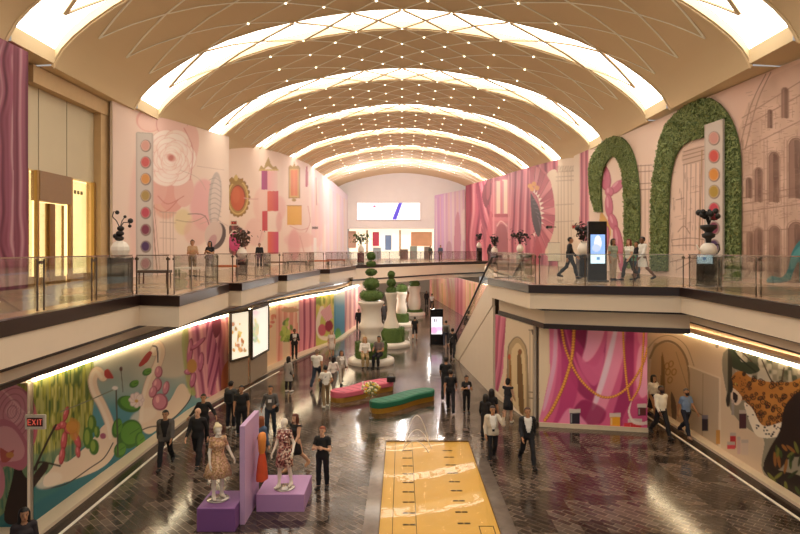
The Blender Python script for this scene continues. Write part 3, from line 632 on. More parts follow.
hoarding('mural_panel', 'lower left wall print of white swans and lily pads on a teal lake', [(-8.66,14.1,3.42),(-8.6,24.,3.42),(-8.15,28.1,3.42)], .1, c, 1, 1.12)
hoarding('mural_panel', 'short lower left wall print of a large pink bloom and a dark tree', [(-13.,13.86,3.5),(-8.66,13.86,3.42)], .1, c, 1, 1.12)
# --- left lower, beyond the lightboxes
c = Canvas(226, 270, 372, 400, '#ead0b4')
c.rect(226,270,286,400,'#ecc8a0'); 
for _ in range(60): c.ell(rng.uniform(258,286),rng.uniform(296,330),rng.uniform(1,3),rng.uniform(1,3),['#e07a54','#f0a078','#d8584c','#f6d8b8'][rng.randint(4)],a=.8)
c.folds([(276,306),(296,300),(300,360),(276,362)], ['#d87a68','#e8a48a','#f2c8a8'], 6, 0, 1, 7); c.rect(284,300,297,306,'#ecd0ac'); c.ell(290,303,9,4,'#f2dcbc'); c.ell(290,310,9,2.4,'#c89a74')
for _ in range(40): c.ell(286+rng.normal(0,2.6),334+rng.normal(0,6),1.6,3,['#93a83c','#c0c85c','#6a8430'][rng.randint(3)],rng.uniform(-.6,.6))
c.rect(283,342,290,360,'#e8c8a4')
c.folds([(299,290),(316,290),(317,365),(299,368)], ['#8c3450','#bd5c74','#d98a94','#e8aaa8'], 5.2, 0, 1, 31)
c.rect(316,270,337,360,'#c2bd58'); c.speckle(c.mask([(316,270),(337,270),(337,312),(316,312)],False),['#e0d878','#8a9438','#d8c068'],1.4,7,5,.5)
c.line([(322,308),(318,322),(320,336),(330,338),(338,330)],4,'#ecd8c0'); c.ell(322,330,4,6,'#c05a64'); c.ell(329,326,4,6,'#8c2438'); c.folds([(320,312),(330,304),(333,318),(326,322)],['#c83a5c','#f0d8d0'],2.2,.6,.3,2)
c.vgrad([(290,'#d8d4b8'),(306,'#5c98b0'),(330,'#3a7c9c'),(340,'#4c9a62')], c.mask([(334,284),(346,280),(346,345),(334,348)],False)); c.ell(338,334,3,6,'#4c8a3c')
c.folds([(345,270),(372,270),(372,345),(345,345)], ['#a06068','#c88a8c','#dcaea4','#e8c8b8'], 4.4, 0, 1, 41)
hoarding('mural_panel', 'curving lower left wall print with pink drapes behind the lightboxes', [(-8.15,28.1,3.42),(-7.35,33.2,3.42),(-6.4,37.8,3.42),(-4.75,43.,3.42),(-3.72,53.9,3.42)], .1, c, 1, 1.12)
c2 = Canvas(340, 270, 480, 345, '#e6c8b0'); c2.folds([(340,270),(360,270),(360,330),(340,330)], PINKS, 4, 0, 1, 3)
c2.folds([(425,270),(480,270),(480,345),(425,345)], ['#d8a878','#e8c4a0','#e08a88','#e2a878','#f0d4b4'], 7.5, 0, 1.2, 13)
c2.folds([(455,270),(463,270),(463,345),(455,345)], ['#b8485c','#d87880','#e89a98'], 3.4, 0, 1, 15)
for x in (433,442,470,474): c2.line([(x,284),(x+.5,322)],1.6,['#b89850','#c9a868'][x % 2],.7)
hoarding('mural_panel', 'far lower right wall print of vertical gold and pink stripes under the bridge', [(7.6,46.,3.6),(6.1,58.,3.6),(3.9,84.8,3.6)], .0, c2, -1, 1.12)
hoarding('mural_panel', 'far lower left wall print of pale pink drapes behind the topiary urns', [(-3.72,54.2,3.6),(-3.6,88.,3.6)], .1, c2, 1, 1.12)
# --- right lower: drape box, front and side
c = Canvas(488, 300, 655, 440, '#d8c2a6')
c.rect(488,300,540,440,'#dcc6a8'); c.folds([(490,300),(506,318),(503,372),(498,392),(490,384)], ['#a03c58','#c86480','#dc90a0'], 6, .1, 1.2, 3)
c.poly([(508,395),(508,352),(511,342),(517,338),(523,343),(527,356),(528,416)],'#b89c74'); c.poly([(511,398),(511,356),(514,346),(518,343),(522,348),(525,360),(525,412)],'#d9bf92'); c.line([(508,395),(508,352),(511,342),(517,337),(523,342),(527,356),(528,416)],1.2,'#8a745a')
c.poly([(509,366),(511,362),(512,404),(509.6,400)],'#9c6a34'); c.poly([(517,360),(520,354),(522,366),(524,412),(519,408)],'#7c5a34'); c.ell(509.4,357,1.4,3,'#c4583a'); c.ell(520,352,2,3,'#8c5a34')
for x in (530,533,536): c.line([(x,330),(x,424)],.8,'#a89478'); 
for y in (330,392,398): c.line([(529,y),(539,y+1)],1.2,'#8e7a62')
for x in (532,537,541): c.line([(x,330),(x+1,334)],1.6,'#54463a')
c.rect(540,300,548,440,'#dcc6aa')
sat = c.mask([(549,322),(655,322),(655,440),(534,440),(543,405),(550,372)],False); c.put(sat,'#cc5c88'); c.clip = sat
for pts, col, al, bl in (([(549,322),(556,322),(558,360),(552,400),(538,436),(534,440),(534,430),(547,386)],'#dd7aa0',.9,6),
  ([(556,322),(562,322),(570,350),(582,382),(600,398),(598,404),(580,394),(566,366)],'#8e2858',.9,7),([(562,340),(570,364),(578,384),(572,410),(556,432),(548,436),(560,400)],'#b83f74',.9,8),
  ([(572,322),(590,322),(588,346),(578,356),(570,342)],'#7c1f4c',.95,6),([(566,326),(574,336),(584,350),(588,364),(600,376),(604,350),(612,322),(620,322),(612,366),(598,392),(584,376),(572,352)],'#a83068',.85,8),
  ([(590,322),(604,322),(602,340),(592,358),(582,362),(586,344)],'#e79ab8',.95,7),([(576,352),(586,362),(596,366),(604,352),(602,372),(594,386),(582,372)],'#cf6490',.9,7),
  ([(610,322),(626,322),(624,352),(612,392),(598,424),(582,432),(594,398),(604,364)],'#e08cac',.95,7),([(616,322),(619,322),(610,366),(598,402),(592,408),(604,366)],'#f6c4d6',.9,6),
  ([(626,322),(633,322),(634,364),(632,404),(622,426),(612,420),(622,380)],'#9a2c60',.9,8),([(640,322),(655,322),(655,346),(646,350),(638,340)],'#d87a9c',.9,7),([(640,346),(652,356),(652,384),(642,398),(636,380)],'#ea9cb8',.9,7),
  ([(582,400),(596,404),(606,412),(600,424),(580,424),(572,414)],'#8c2054',.85,8),([(560,420),(570,408),(584,420),(586,428),(558,428)],'#e28aae',.9,7),([(554,330),(557,332),(556,366),(547,404),(543,408),(552,364)],'#f2b0c8',.8,5),([(634,400),(646,402),(650,424),(630,428),(622,420)],'#c24c7c',.9,7)):
    c.poly(pts, col, al, True, bl)
c.clip = None
def beads(pts, r, n):
    P = c.smooth(pts, False, 20); s_ = np.concatenate([[0],np.cumsum(np.hypot(*np.diff(P,axis=0).T))])
    for q in np.linspace(0, s_[-1], n): x = np.interp(q,s_,P[:,0]); y = np.interp(q,s_,P[:,1]); c.ell(x,y,r,r,'#a85a28'); c.ell(x-.2,y-.2,r*.72,r*.72,'#e8a04c')
beads([(574,330),(572,356),(564,384),(553,408),(545,420)], 1.9, 34); beads([(562,330),(566,350),(578,376),(596,394),(612,397),(628,387),(642,366),(648,346)], 1.5, 60)
beads([(623,326),(624,352),(627,384),(630,400)], 1.3, 34); beads([(644,326),(643,350),(640,384),(632,400)], 1.3, 36)
for x, y, w_, h_, col in ((575,417,10,14,'#2a2430'),(615,420,10,12,'#dc9a2c'),(635,424,13,9,'#c03038'),(642,410,8,11,'#5a2c2c')): c.rect(x-w_/2,y-h_/2,x+w_/2,y+h_/2,col); c.rect(x-w_/2-.6,y-h_/2-1,x+w_/2+.6,y-h_/2+3,'#cfc0b8',.9); c.rect(x-w_/2+.8,y-h_/2+4,x-w_/2+2,y+h_/2-1,'#ffffff',.25)
c.poly([(632,400),(630,412),(634,420),(642,422),(650,420),(650,424),(634,424),(628,412)],'#e8d0c8',.9); c.rect(624,423,630,430,'#c83844'); 
c.line([(534,428.5),(655,434.5)],3,'#efdcc4'); c.line([(493,389),(536,429)],2,'#efdcc4')
hoarding('mural_panel', 'magenta draped satin print with golden bead strings on the box under the right deck', [(5.06,22.14,3.66),(8.75,21.4,3.66)], 0., c, 1, 1.35)
hoarding('mural_panel', 'cream side wall print with an arched niche beside the escalator', [(4.12,26.5,3.66),(4.9,22.4,3.66)], 0., c, 1, 1.15)
struct('baseboard_front', ribbon([(5.06,22.12),(8.77,21.38)], 0, .16, .04, 0), mat('#e8d4b8',.5))
struct('wall_lower_box', MB().prism([(5.15,22.4),(8.65,21.7),(8.7,28.),(4.45,26.5)], 0, 3.66), wl)
# --- right lower wall: arch, door, big cat
c = Canvas(640, 310, 806, 520, '#d6bda0'); c.vgrad([(640,'#d9bfa4'),(720,'#d8c0a2'),(806,'#c4ab90')], horiz=True)
c.poly([(652,440),(652,352),(660,344),(670,343),(680,350),(687,366),(690,400),(690,450)],'#c0a07c'); c.line([(650,358),(656,346),(668,341),(680,348),(688,366),(690,402)],2.2,'#8d765c'); c.line([(648,348),(658,338),(672,336),(686,346),(694,366)],.9,'#a98e72')
c.poly([(662,352),(665,370),(664,398),(660,400),(661,372)],'#7c5c30',.9); 
for x, y in ((668,372),(671,364),(674,372),(670,380),(667,366)): c.ring(x,y,2.6,3.6,1,'#94703a',.3)
c.poly([(671,392),(676,404),(676,420),(672,418)],'#3c2c24',.8); c.line([(676,352),(690,396)],.6,'#937a5c')
c.poly([(690,367),(719,378),(718,446),(690,428)],'#bca68c',sm=False); c.line([(689,366),(720,378),(720,447)],1.8,'#e0cdb4',1,False); c.line([(703,374),(702,436)],.7,'#9a8468')
c.line([(692,410),(702,415)],1,'#7c6650'); c.rect(702,415,708,431,'#2c2430'); c.rect(702,415,708,419,'#7c7480'); c.rect(716,430,720,444,'#c8904a')
for x, y in ((700,330),(703,334),(714,342),(717,346),(700,338),(716,338)): c.ell(x,y,1.6,2,'#6c5848',a=.8)
c.poly([(728,348),(806,372),(806,506),(780,490),(762,470),(764,440),(750,430),(738,420),(728,400)],'#8f8672')
c.speckle(c.mask([(730,346),(806,370),(806,400),(740,390)],False),['#5c6048','#b0a890','#3c4430','#c8beaa'],5,6,17,.5,.8)
for p in ([(762,360),(770,378),(778,390)],[(784,368),(780,390)],[(740,350),(752,362)]): c.line(p,1.4,'#4c3c2c')
c.poly([(730,350),(736,352),(742,362),(752,362),(760,370),(750,374),(738,370),(732,366)],'#34402c'); c.line([(734,352),(744,362),(756,372)],1.6,'#222c20'); c.poly([(728,350),(732,360),(731,390),(728,404)],'#3a3a2c')
cat = c.mask([(731,380),(736,372),(744,372),(752,378),(770,382),(790,382),(806,380),(806,424),(790,426),(774,430),(764,434),(756,428),(750,410),(744,400),(736,404),(731,394)])
c.put(cat,'#a86a2c'); c.put(cat*c.noise(14,10,6),'#c98a42',.8)
r = np.random.RandomState(4)
for i in range(150):
    x = r.uniform(742,806); y = r.uniform(376,430); 
    if cat[min(c.h-1,int((y-c.y0)*3)), min(c.w-1,int((x-c.x0)*3))] > .5 and not (x < 746 and y < 396): c.ring(x,y,r.uniform(1.6,3),r.uniform(1.5,2.8),.9,'#2c1a12',r.rand()*3); c.ell(x,y,.9,.9,'#7c4420')
for i in range(50): x = r.uniform(732,746); y = r.uniform(376,402); c.ell(x,y,.5,.6,'#3c2014')
c.poly([(731,388),(737,391),(742,398),(738,405),(732,402)],'#e0cbb0'); c.poly([(733,392),(738,396),(736,403),(733,400)],'#2a1c1c'); c.ell(736,384,1.4,1,'#d8c060'); c.ell(736.3,384,.6,.8,'#201810'); c.line([(732,379),(735,376)],1.2,'#2c1a12'); c.ell(744,374,2,2.4,'#3a2414')
ch = c.mask([(744,404),(752,408),(764,426),(790,420),(800,428),(780,436),(764,438),(754,432)]); c.put(ch,'#e8d8c0')
for i in range(60): 
    x = r.uniform(744,800); y = r.uniform(404,438)
    if ch[int((y-c.y0)*3), int((x-c.x0)*3)] > .5: c.ell(x,y,r.uniform(.6,1.3),r.uniform(.6,1.2),'#241812')
c.poly([(786,404),(806,392),(806,450),(790,458),(778,470),(764,466),(770,448),(780,430)],'#2a1e18'); c.poly([(764,466),(778,470),(806,480),(806,510),(786,494),(766,474)],'#241a16')
for i in range(26): x = r.uniform(764,806); y = r.uniform(446,492); c.ell(x,y,1.6,r.uniform(4,8),['#3c4c24','#6c6c30','#28341c','#8c5a2c'][i % 4],r.uniform(-1,1))
for x, y, w_, h_, col in ((743,420,7,17,'#4a2a30'),(733,441,6,14,'#b83038'),(731,446,8,6,'#d04850'),(745,448,7,14,'#cdb6a2'),(739,446,3,16,'#c8a8a0'),(733,408,3,14,'#9a948c')): c.rect(x-w_/2,y-h_/2,x+w_/2,y+h_/2,col); c.rect(x-w_/2,y-h_/2-1.4,x+w_/2,y-h_/2+2,'#b8a89c')
for x, y in ((731,386),(728,400)): c.ell(x,y,2,7,'#2c2a24')
hoarding('mural_panel', 'right lower wall print of a spotted leopard beside a pale arch and door', [(10.3,13.,3.42),(10.3,26.,3.42)], .1, c, -1, 1.12)
# ------------------------------------------------------------------ foliage helpers
def leaf_cloud(mb, P, N, size, jitter=.6, r=None):
    r = r or rng; P = np.array(P); N = np.array(N)
    for p, n in zip(P, N):
        d = n+r.normal(0, jitter, 3); d /= np.linalg.norm(d)+1e-9
        a = np.cross(d, r.normal(0,1,3)); a /= np.linalg.norm(a)+1e-9; b = np.cross(d, a); s = size*r.uniform(.7,1.3)
        mb.add([p-a*s*.5, p+b*s*.28+d*s*.1, p+a*s*.6, p-b*s*.28+d*s*.1], [(0,1,2,3)])
    return mb
GRN = mat('#8c985f', .7, var=.5, scale=14); GRT = mat('#5f7838', .7, var=.5, scale=14); GRD = mat('#5a6c3c', .75, var=.5, scale=14)
def fol_ball(parent, c, rx, rz, n=420, size=.11, m=None, name='topiary_ball'):
    mb = MB().ball(c, rx*.93, rx*.93, rz*.93, 16, 10); u = rng.normal(0,1,(n,3)); u /= np.linalg.norm(u,axis=1)[:,None]
    leaf_cloud(mb, np.array(c)+u*np.array((rx,rx,rz)), u, size); return obj(name, mb, m or GRT, parent)
# ------------------------------------------------------------------ boxwood arches on the right upper hoarding
RWALL = [(12.9,21.4),(12.6,24.7),(12.1,32.6),(12.0,41.9)]
def onwall(px, py, W=RWALL):
    k = (px-CX)/F
    for a, b in zip(W[:-1], W[1:]):
        t = (k*a[1]-a[0])/((b[0]-a[0])-k*(b[1]-a[1]))
        if -.02 <= t <= 1.02: break
    Y = a[1]+t*(b[1]-a[1]); return np.array((a[0]+t*(b[0]-a[0]), Y, max(DK+.02, zz(py, Y))))
def hedge_arch(name, label, outer, inner):
    cv_ = Canvas(0,0,1,1,'#000000'); o = cv_.smooth(outer, False, 3); i_ = cv_.smooth(inner, False, 3)
    m = 40; rs = lambda P: np.stack([np.interp(np.linspace(0,1,m), np.r_[0,np.cumsum(np.hypot(*np.diff(P,axis=0).T))]/np.hypot(*np.diff(P,axis=0).T).sum(), P[:,k]) for k in (0,1)],1)
    O = [onwall(p[0]+2.4,p[1]) for p in rs(o)]; I = [onwall(p[0]+2.4,p[1]) for p in rs(i_)]
    n = np.array((-1,-.05,0)); base = (O[0]+O[-1])/2; base[2] = DK
    root = thing(name, label, 'hedge arch', tuple(base)); mb = MB(); D = .1
    for k in range(m-1):
        f = [O[k]+n*D, O[k+1]+n*D, I[k+1]+n*D, I[k]+n*D]; b = [O[k]+n*.03, O[k+1]+n*.03, I[k+1]+n*.03, I[k]+n*.03]
        mb.add([tuple(q-base) for q in f+b], [(0,1,2,3),(0,4,5,1),(3,2,6,7)])
    obj('hedge_body', mb, GRD, root)
    lf = MB(); P = []; 
    for k in range(m-1):
        A = np.linalg.norm(np.cross(O[k+1]-O[k], I[k]-O[k]))
        for _ in range(int(A*260)+1):
            s, t = rng.rand(2); p = (O[k]*(1-s)+O[k+1]*s)*(1-t)+(I[k]*(1-s)+I[k+1]*s)*t; P.append(p+n*(D+rng.uniform(0,.06))-base)
    leaf_cloud(lf, P, [n]*len(P), .13); obj('foliage', lf, GRN, root)
hedge_arch('hedge_arch', 'smaller green boxwood arch around the pink balloon figure', [(594,212),(589,196),(588,165),(596,148),(606,139),(616,136),(626,142),(634,160),(638,190),(638.5,230),(638,268)], [(601,212),(600,198),(600,182),(603,168),(607,160),(612,156),(617,160),(621,172),(623,195),(623.5,230),(624,268)])
hedge_arch('hedge_arch', 'tall green boxwood arch framing the strip of paint pans', [(650,271),(650,235),(650.5,198),(654,165),(661,133),(673,115),(690,103),(708,97.5),(722,107),(733,125),(739,150),(740,180),(740,230),(740,281)], [(666.5,271),(667,235),(668,200),(670,175),(675,155),(683,144),(693,140),(702,138),(712,134),(720,142),(723,158),(724,190),(724,230),(724,281)])
pa_, pb_ = onwall(704.4,200), onwall(722.6,200); pa_[:2] *= (pa_[0]-.25)/pa_[0]; pb_[:2] *= (pb_[0]-.25)/pb_[0]
cp = Canvas(700,118,728,266,'#c9bbb0'); palette(cp, 703.6, 724, 118, 266, 713.8, 5, 6.2, [(138,'#cf9488'),(156,'#d05248'),(174.5,'#d88c36'),(191.5,'#b09036'),(209,'#c64052'),(228,'#7a2a48'),(246,'#4a2a58')])
rt = thing('paint_pan_strip', 'tall pale strip of round paint pans mounted over the tall boxwood arch', 'wall panel', (pa_[0],pa_[1],DK))
z1_ = zz(122, (pa_[1]+pb_[1])/2); o = obj('printed_face', wall_print('printed_face', pa_[:2], pb_[:2], DK+.3, z1_, z1_, cp), None, rt); o.location = (-pa_[0],-pa_[1],-DK)
q_ = offset([pa_[:2],pb_[:2]], .02); q2_ = offset([pa_[:2],pb_[:2]], .08)
obj('panel_core', MB().prism([(p[0]-pa_[0],p[1]-pa_[1]) for p in (q_[0],q_[1],q2_[1],q2_[0])], .3, z1_-DK), mat('#c4b8ae',.6), rt)
# ------------------------------------------------------------------ near left curtain panel and storefront
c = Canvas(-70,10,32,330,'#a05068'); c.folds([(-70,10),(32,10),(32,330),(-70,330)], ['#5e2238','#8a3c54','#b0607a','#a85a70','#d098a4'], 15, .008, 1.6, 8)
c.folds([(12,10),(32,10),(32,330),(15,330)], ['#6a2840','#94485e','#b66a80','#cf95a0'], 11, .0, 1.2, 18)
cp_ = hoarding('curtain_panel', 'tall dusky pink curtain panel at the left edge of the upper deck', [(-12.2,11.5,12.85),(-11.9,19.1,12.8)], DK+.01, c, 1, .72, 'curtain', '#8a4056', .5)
XS = -12.75; Ys = lambda px: XS*F/(px-CX)
st = thing('storefront', 'lit upper left boutique front with tan transom and bronze door', 'storefront', (XS, 23., DK))
def sbox(name, pa, pb, z0, z1, d0, d1, m, par=None):       # box on the storefront plane between photo columns, depth range from plane
    mb = MB().box(d0, Ys(pa)-23., z0-DK, d1, Ys(pb)-23., z1-DK); return obj(name, mb, m, par or st)
gold = mat('#a88348', .35, .4, var=.1); stone = mat('#c3a377', .6, var=.08, scale=3); lit = mat('#ffd998', .6, emit=1.9, var=.2, scale=1.5)
sbox('header_beam', 26, 112, 12.2, 12.8, -.4, .25, stone); sbox('pilaster', 96, 112, DK, 12.2, -.4, .2, stone)
sbox('transom_panel', 27, 96, 9.3, 12.2, -.3, -.1, mat('#c9bb9c', .6, var=.05, scale=1))
for p in (41, 69): sbox('transom_joint', p, p+.5, 9.3, 12.2, -.1, -.085, mat('#a0937a', .6))
sbox('lit_interior', 26, 110, DK, 9.3, -.5, -.4, lit); sbox('interior_floor', 27, 96, DK+.01, DK+.03, -.4, -.2, stone)
sbox('sign_panel', 39.5, 71, 8.25, 9.3, -.3, .02, mat('#8c6a46', .5, var=.05))
for a, b in ((27,29),(37.5,39.5),(70.5,73),(94,96.5)): sbox('mullion', a, b, DK, 9.3, -.12, 0, gold)
for a, b in ((40.5,53),(58,69)):
    d = sbox('door_leaf', a, b, DK+.02, 8.2, -.22, -.2, GLASS)
    for q in ((a,a+1.6),(b-1.6,b)): sbox('stile', *q, DK+.02, 8.2, -.23, -.19, gold, d)
    sbox('bottom_rail', a, b, DK+.02, DK+.25, -.24, -.12, gold, d)
sbox('door_post', 53, 58, DK, 8.2, -.2, -.1, mat('#8c6430', .4, .3))
sbox('window_pane', 29, 37.5, DK+.3, 9.2, -.2, -.18, GLASS); sbox('window_pane', 73, 94, DK+.3, 9.2, -.2, -.18, GLASS); sbox('window_sill', 73, 94, DK, DK+.3, -.25, -.02, gold); sbox('window_sill', 29, 37.5, DK, DK+.3, -.25, -.02, gold)
for k in range(4): sbox('sign_letter', 75+k*3.2, 76.8+k*3.2, 8.72, 8.86, -.17, -.15, mat('#7c6a3c'))
# ------------------------------------------------------------------ glass balustrades
steel = mat('#6a5a4c', .3, .7, var=.05); railm = mat('#b8a898', .25, .8, var=.03)
def railing(a, b, label, pitch=1.5, pair=.0, H=1.06, group=None):
    a = np.array(a,float); b = np.array(b,float); L = np.linalg.norm(b-a); ang = math.atan2(b[1]-a[1], b[0]-a[0])
    r = thing('glass_railing', label, 'railing', (a[0],a[1],DK+.012), ang, group); n = max(1, round(L/pitch)); s = L/n
    for i in range(n):
        obj('glass_panel', MB().box(i*s+.03, -.006, .05, (i+1)*s-.03, .006, H), GLASS, r)
    xs_ = [i*s+.02 if i == 0 else i*s-.02 if i == n else i*s for i in range(n+1)]
    for x in xs_:
        p = MB()
        for d in ((-pair, pair) if pair and 0 < x < L-.1 else (0,)): p.box(x+d-.018, -.03, 0, x+d+.018, -.008, H-.02)
        p.box(x-.05, -.035, H-.12, x+.05, .012, H-.06); obj('post', p, steel, r)
    obj('top_rail', MB().box(0,-.015,H,L,.015,H+.025), railm, r)
    return r
edges = offset(LEFT, .14)
names = ['long glass railing on the left deck nearest the camera', None, 'glass railing on the first left balcony projection', None, None, 'glass railing on the second left balcony projection', None, None, 'glass railing on the third left balcony projection', None, None, 'glass railing on the farthest left balcony projection', None]
corner = ['short glass return beside the black pedestal at the left', 'short glass return behind the first left projection', 'short glass return starting the second left projection', 'short glass return behind the second left projection', 'short glass return starting the third left projection', 'short glass return behind the third left projection', 'short glass return starting the last left projection', 'short glass return where the left deck meets the bridge']; ci = 0
for i in range(len(edges)-1):
    nm = names[i]
    if nm is None: nm = corner[ci]; ci += 1
    a, b = np.array(edges[i]), np.array(edges[i+1]); t = (b-a)/np.linalg.norm(b-a); railing(a+t*.1, b-t*.1, nm, 1.55 if i else 2.2, .12 if i == 0 else 0)
eb = offset(BRIDGE, .14); railing(np.array(eb[0])+(.2,.2), eb[1], 'glass railing on the left half of the far bridge', 1.8); railing(eb[1], np.array(eb[2])-(1.2,1.2), 'glass railing on the right half of the far bridge', 1.8)
er = offset(RIGHT, -.14)
for i, nm in ((0,'long glass railing on the right deck nearest the camera'),(1,'glass railing in front of the upper right people and kiosk'),(2,'glass railing on the angled corner beside the escalator top'),(4,'glass railing behind the escalator on the right deck'),(5,'glass railing on the far right deck above the escalator'),(6,'glass railing where the far right deck meets the bridge')):
    a, b = np.array(er[i]), np.array(er[i+1]); t = (b-a)/np.linalg.norm(b-a); railing(a+t*.1, b-t*.1, nm, 2.2 if i == 0 else 1.7, .12 if i == 0 else 0)
# ------------------------------------------------------------------ escalator
A0, A1 = np.array((3.15,36.9,0.)), np.array((4.02,26.75,DK)); ESW = 1.45
es = thing('escalator', 'cream sided escalator rising from the lower floor to the right deck', 'escalator', tuple(A0)); d3 = A1-A0; side = np.array((1.,.08,0))
for s_, nm in ((0,'side_panel'),(ESW,'side_panel')):
    o = side*s_; w_ = side*.12; pts = [(0,0,0),(0,0,.35),tuple(d3+np.array((0,0,.1))),tuple(d3+np.array((0,0,-1.25))),tuple(d3*.17+np.array((0,0,-.88)))]
    vs = [tuple(np.array(p)+o) for p in pts]+[tuple(np.array(p)+o+w_) for p in pts]; vs = [(x,y,max(z,0)) for x,y,z in vs]
    obj(nm, MB().add(vs, [(0,1,2,3,4),(9,8,7,6,5)]+[(i,5+i,5+(i+1)%5,(i+1)%5) for i in range(5)]), cr2, es)
    g = MB(); gv = [np.array((0,0,.35)), d3+np.array((0,0,.1)), d3+np.array((0,0,.88)), np.array((0,.3,.9))]
    g.add([tuple(p+o+w_*.3) for p in gv]+[tuple(p+o+w_*.5) for p in gv], [(0,1,2,3),(7,6,5,4)]); obj('glass_balustrade', g, GLASS, es)
    h = MB().tube([np.array((0,.2,.45))+o,np.array((0,.45,.7))+o,np.array((0,.3,.93))+o,d3*.5+o+np.array((0,0,.91)),d3+o+np.array((0,0,.93)),d3+o+np.array((.05,-1.,.95))], .05, 8); obj('handrail', h, mat('#1c1614',.5), es)
for k in range(18):
    p = d3*(k+.5)/18+side*.12; obj('step', MB().box(p[0], p[1]-.3, p[2]-.12, p[0]+ESW-.1, p[1]+.32, p[2]+.16), steel, es)
ub = thing('wall_panel', 'cream triangular wall panel closing the space under the escalator', 'wall panel', (3.5,34.8,0))
P0 = np.array((3.33,34.9)); P1 = np.array((4.03,26.65))
mb = MB(); tri = [(P0[0],P0[1],0),(P1[0],P1[1],0),(P1[0],P1[1],4.02),(P0[0],P0[1],.12)]
mb.add([(x-3.5+.015,y-34.8,z) for x,y,z in tri]+[(x-3.5+.11,y-34.8,z) for x,y,z in tri], [(0,1,2,3),(7,6,5,4),(0,4,5,1),(1,5,6,2),(2,6,7,3),(3,7,4,0)]); obj('panel_face', mb, cr2, ub)
# ------------------------------------------------------------------ topiary urns
urnm = mat('#e8dccc', .35, var=.04, scale=4, coat=.3)
def topiary_urn(label, x, y, rr, hh, uprof, tiers, ring_r):
    r = thing('topiary_urn', label, 'planter', (x,y,0), 0, None)
    obj('base_ring', MB().lathe([(ring_r,0),(ring_r+.03,.12),(ring_r,.26),(ring_r-.12,.32),(.2,.32)], 36), urnm, r)
    hb = MB().lathe([(rr*.97,.32),(rr,.5),(rr*.99,hh-.06),(rr*.93,hh),(.1,hh)], 30); P = []; N = []
    for _ in range(900):
        a = rng.uniform(0,2*PI); q = np.array((math.cos(a),math.sin(a),0))
        if rng.rand() < .7: P.append(q*rr+np.array((0,0,rng.uniform(.34,hh)))); N.append(q)
        else: P.append(q*rr*math.sqrt(rng.rand())+np.array((0,0,hh))); N.append((0,0,1.))
    obj('hedge_ring', leaf_cloud(hb, P, N, .12), GRT, r)
    obj('urn', MB().lathe(uprof, 32), urnm, r)
    for z, rx, rz in tiers: fol_ball(r, (0,0,z), rx, rz)
    return r
topiary_urn('white urn with five clipped green tiers and a seated couple in front', -1.78, 34.6, .92, 1.2, [(.5,1.1),(.66,1.3),(.6,1.5),(.56,1.75),(.72,2.0),(.72,2.2),(.6,2.35),(.56,3.1),(.66,3.3),(.76,3.45),(.74,3.55),(.2,3.55)], [(3.88,.7,.36),(4.55,.47,.36),(5.22,.32,.2),(5.7,.27,.15),(6.14,.24,.24)], 1.32)
topiary_urn('slender white hourglass urn with clipped green tiers just behind the first urn', -.72, 40.6, .88, 1.25, [(.55,1.2),(.5,1.5),(.34,1.9),(.25,2.5),(.3,3.0),(.42,3.5),(.46,3.62),(.1,3.62)], [(3.75,.34,.3),(4.3,.3,.28),(4.85,.24,.22)], 1.25)
topiary_urn('white urn with a round green top in the middle of the far row', -.05, 51.5, .62, 1.05, [(.4,1.0),(.5,1.3),(.44,1.7),(.36,2.2),(.5,2.7),(.5,2.9),(.1,2.9)], [(3.2,.5,.4)], 1.15)
topiary_urn('farthest white urn on a thin hedge ring below the bridge', 1.25, 60., .8, .55, [(.5,.5),(.66,1.),(.62,1.6),(.5,2.2),(.66,2.7),(.62,2.9),(.1,2.9)], [(3.1,.52,.42)], 1.05)
# ------------------------------------------------------------------ fountain pool
pool = thing('fountain_pool', 'shallow yellow bottomed fountain pool with a grey stone rim', 'pool', (.85,14.,0)); PX0, PX1, PY0, PY1 = -1.4, 1.42, -7., 6.3
rimm = mat('#6f6259', .12, var=.45, scale=3.5, coat=.5); yel = mat('#e8b64e', .3, var=.1, scale=1.2, coat=.1)
rim = MB().box(PX0-.36,PY0-.36,0,PX0,PY1+.36,.06).box(PX1,PY0-.36,0,PX1+.36,PY1+.36,.06).box(PX0,PY1,0,PX1,PY1+.36,.06).box(PX0,PY0-.36,0,PX1,PY0,.06); obj('stone_rim', rim, rimm, pool)
obj('yellow_floor', MB().box(PX0,PY0,.002,PX1,PY1,.012), yel, pool)
ins = MB(); 
for a in ((PX0,PY0,PX0+.02,PY1),(PX1-.02,PY0,PX1,PY1),(PX0,PY1-.02,PX1,PY1)): ins.box(a[0],a[1],.012,a[2],a[3],.05)
obj('inner_edge', ins, mat('#5a3c1c',.5), pool)
dk = mat('#4a3314', .6); sl = 0
for cxp, rowsy in ((-1.4+.72,(451,458.5,466.4,474.4,483,492.4,502.6,513.6,525.3)),(.62,(451,457.6,465.4,473.5,482.2,491.2,501.3,512.6,524))):
    for py in list(rowsy)+[540,556,574,595]:
        Y = at(0,py)[1]-14.; obj('floor_slot', MB().box(cxp-.15,Y-.035,.012,cxp-.01,Y+.035,.018).box(cxp+.01,Y-.035,.012,cxp+.15,Y+.035,.018), dk, pool)
for x in (-1.1+.02, -.52): obj('floor_seam', MB().box(x,PY0,.012,x+.015,PY1-.02,.016), dk, pool)
obj('floor_hatch', MB().box(.95,-.55,.012,.97,.1,.018).box(1.28,-.55,.012,1.3,.1,.018).box(.95,.08,.012,1.3,.1,.018).box(.95,-.55,.012,1.3,-.53,.018), dk, pool)
WATER = glass_mat('shallow_water', (.98,.97,.93), .05)
wv = MB(); nx, ny = 24, 90; gx = np.linspace(PX0+.02,PX1-.02,nx); gy = np.linspace(PY0+.02,PY1-.02,ny)
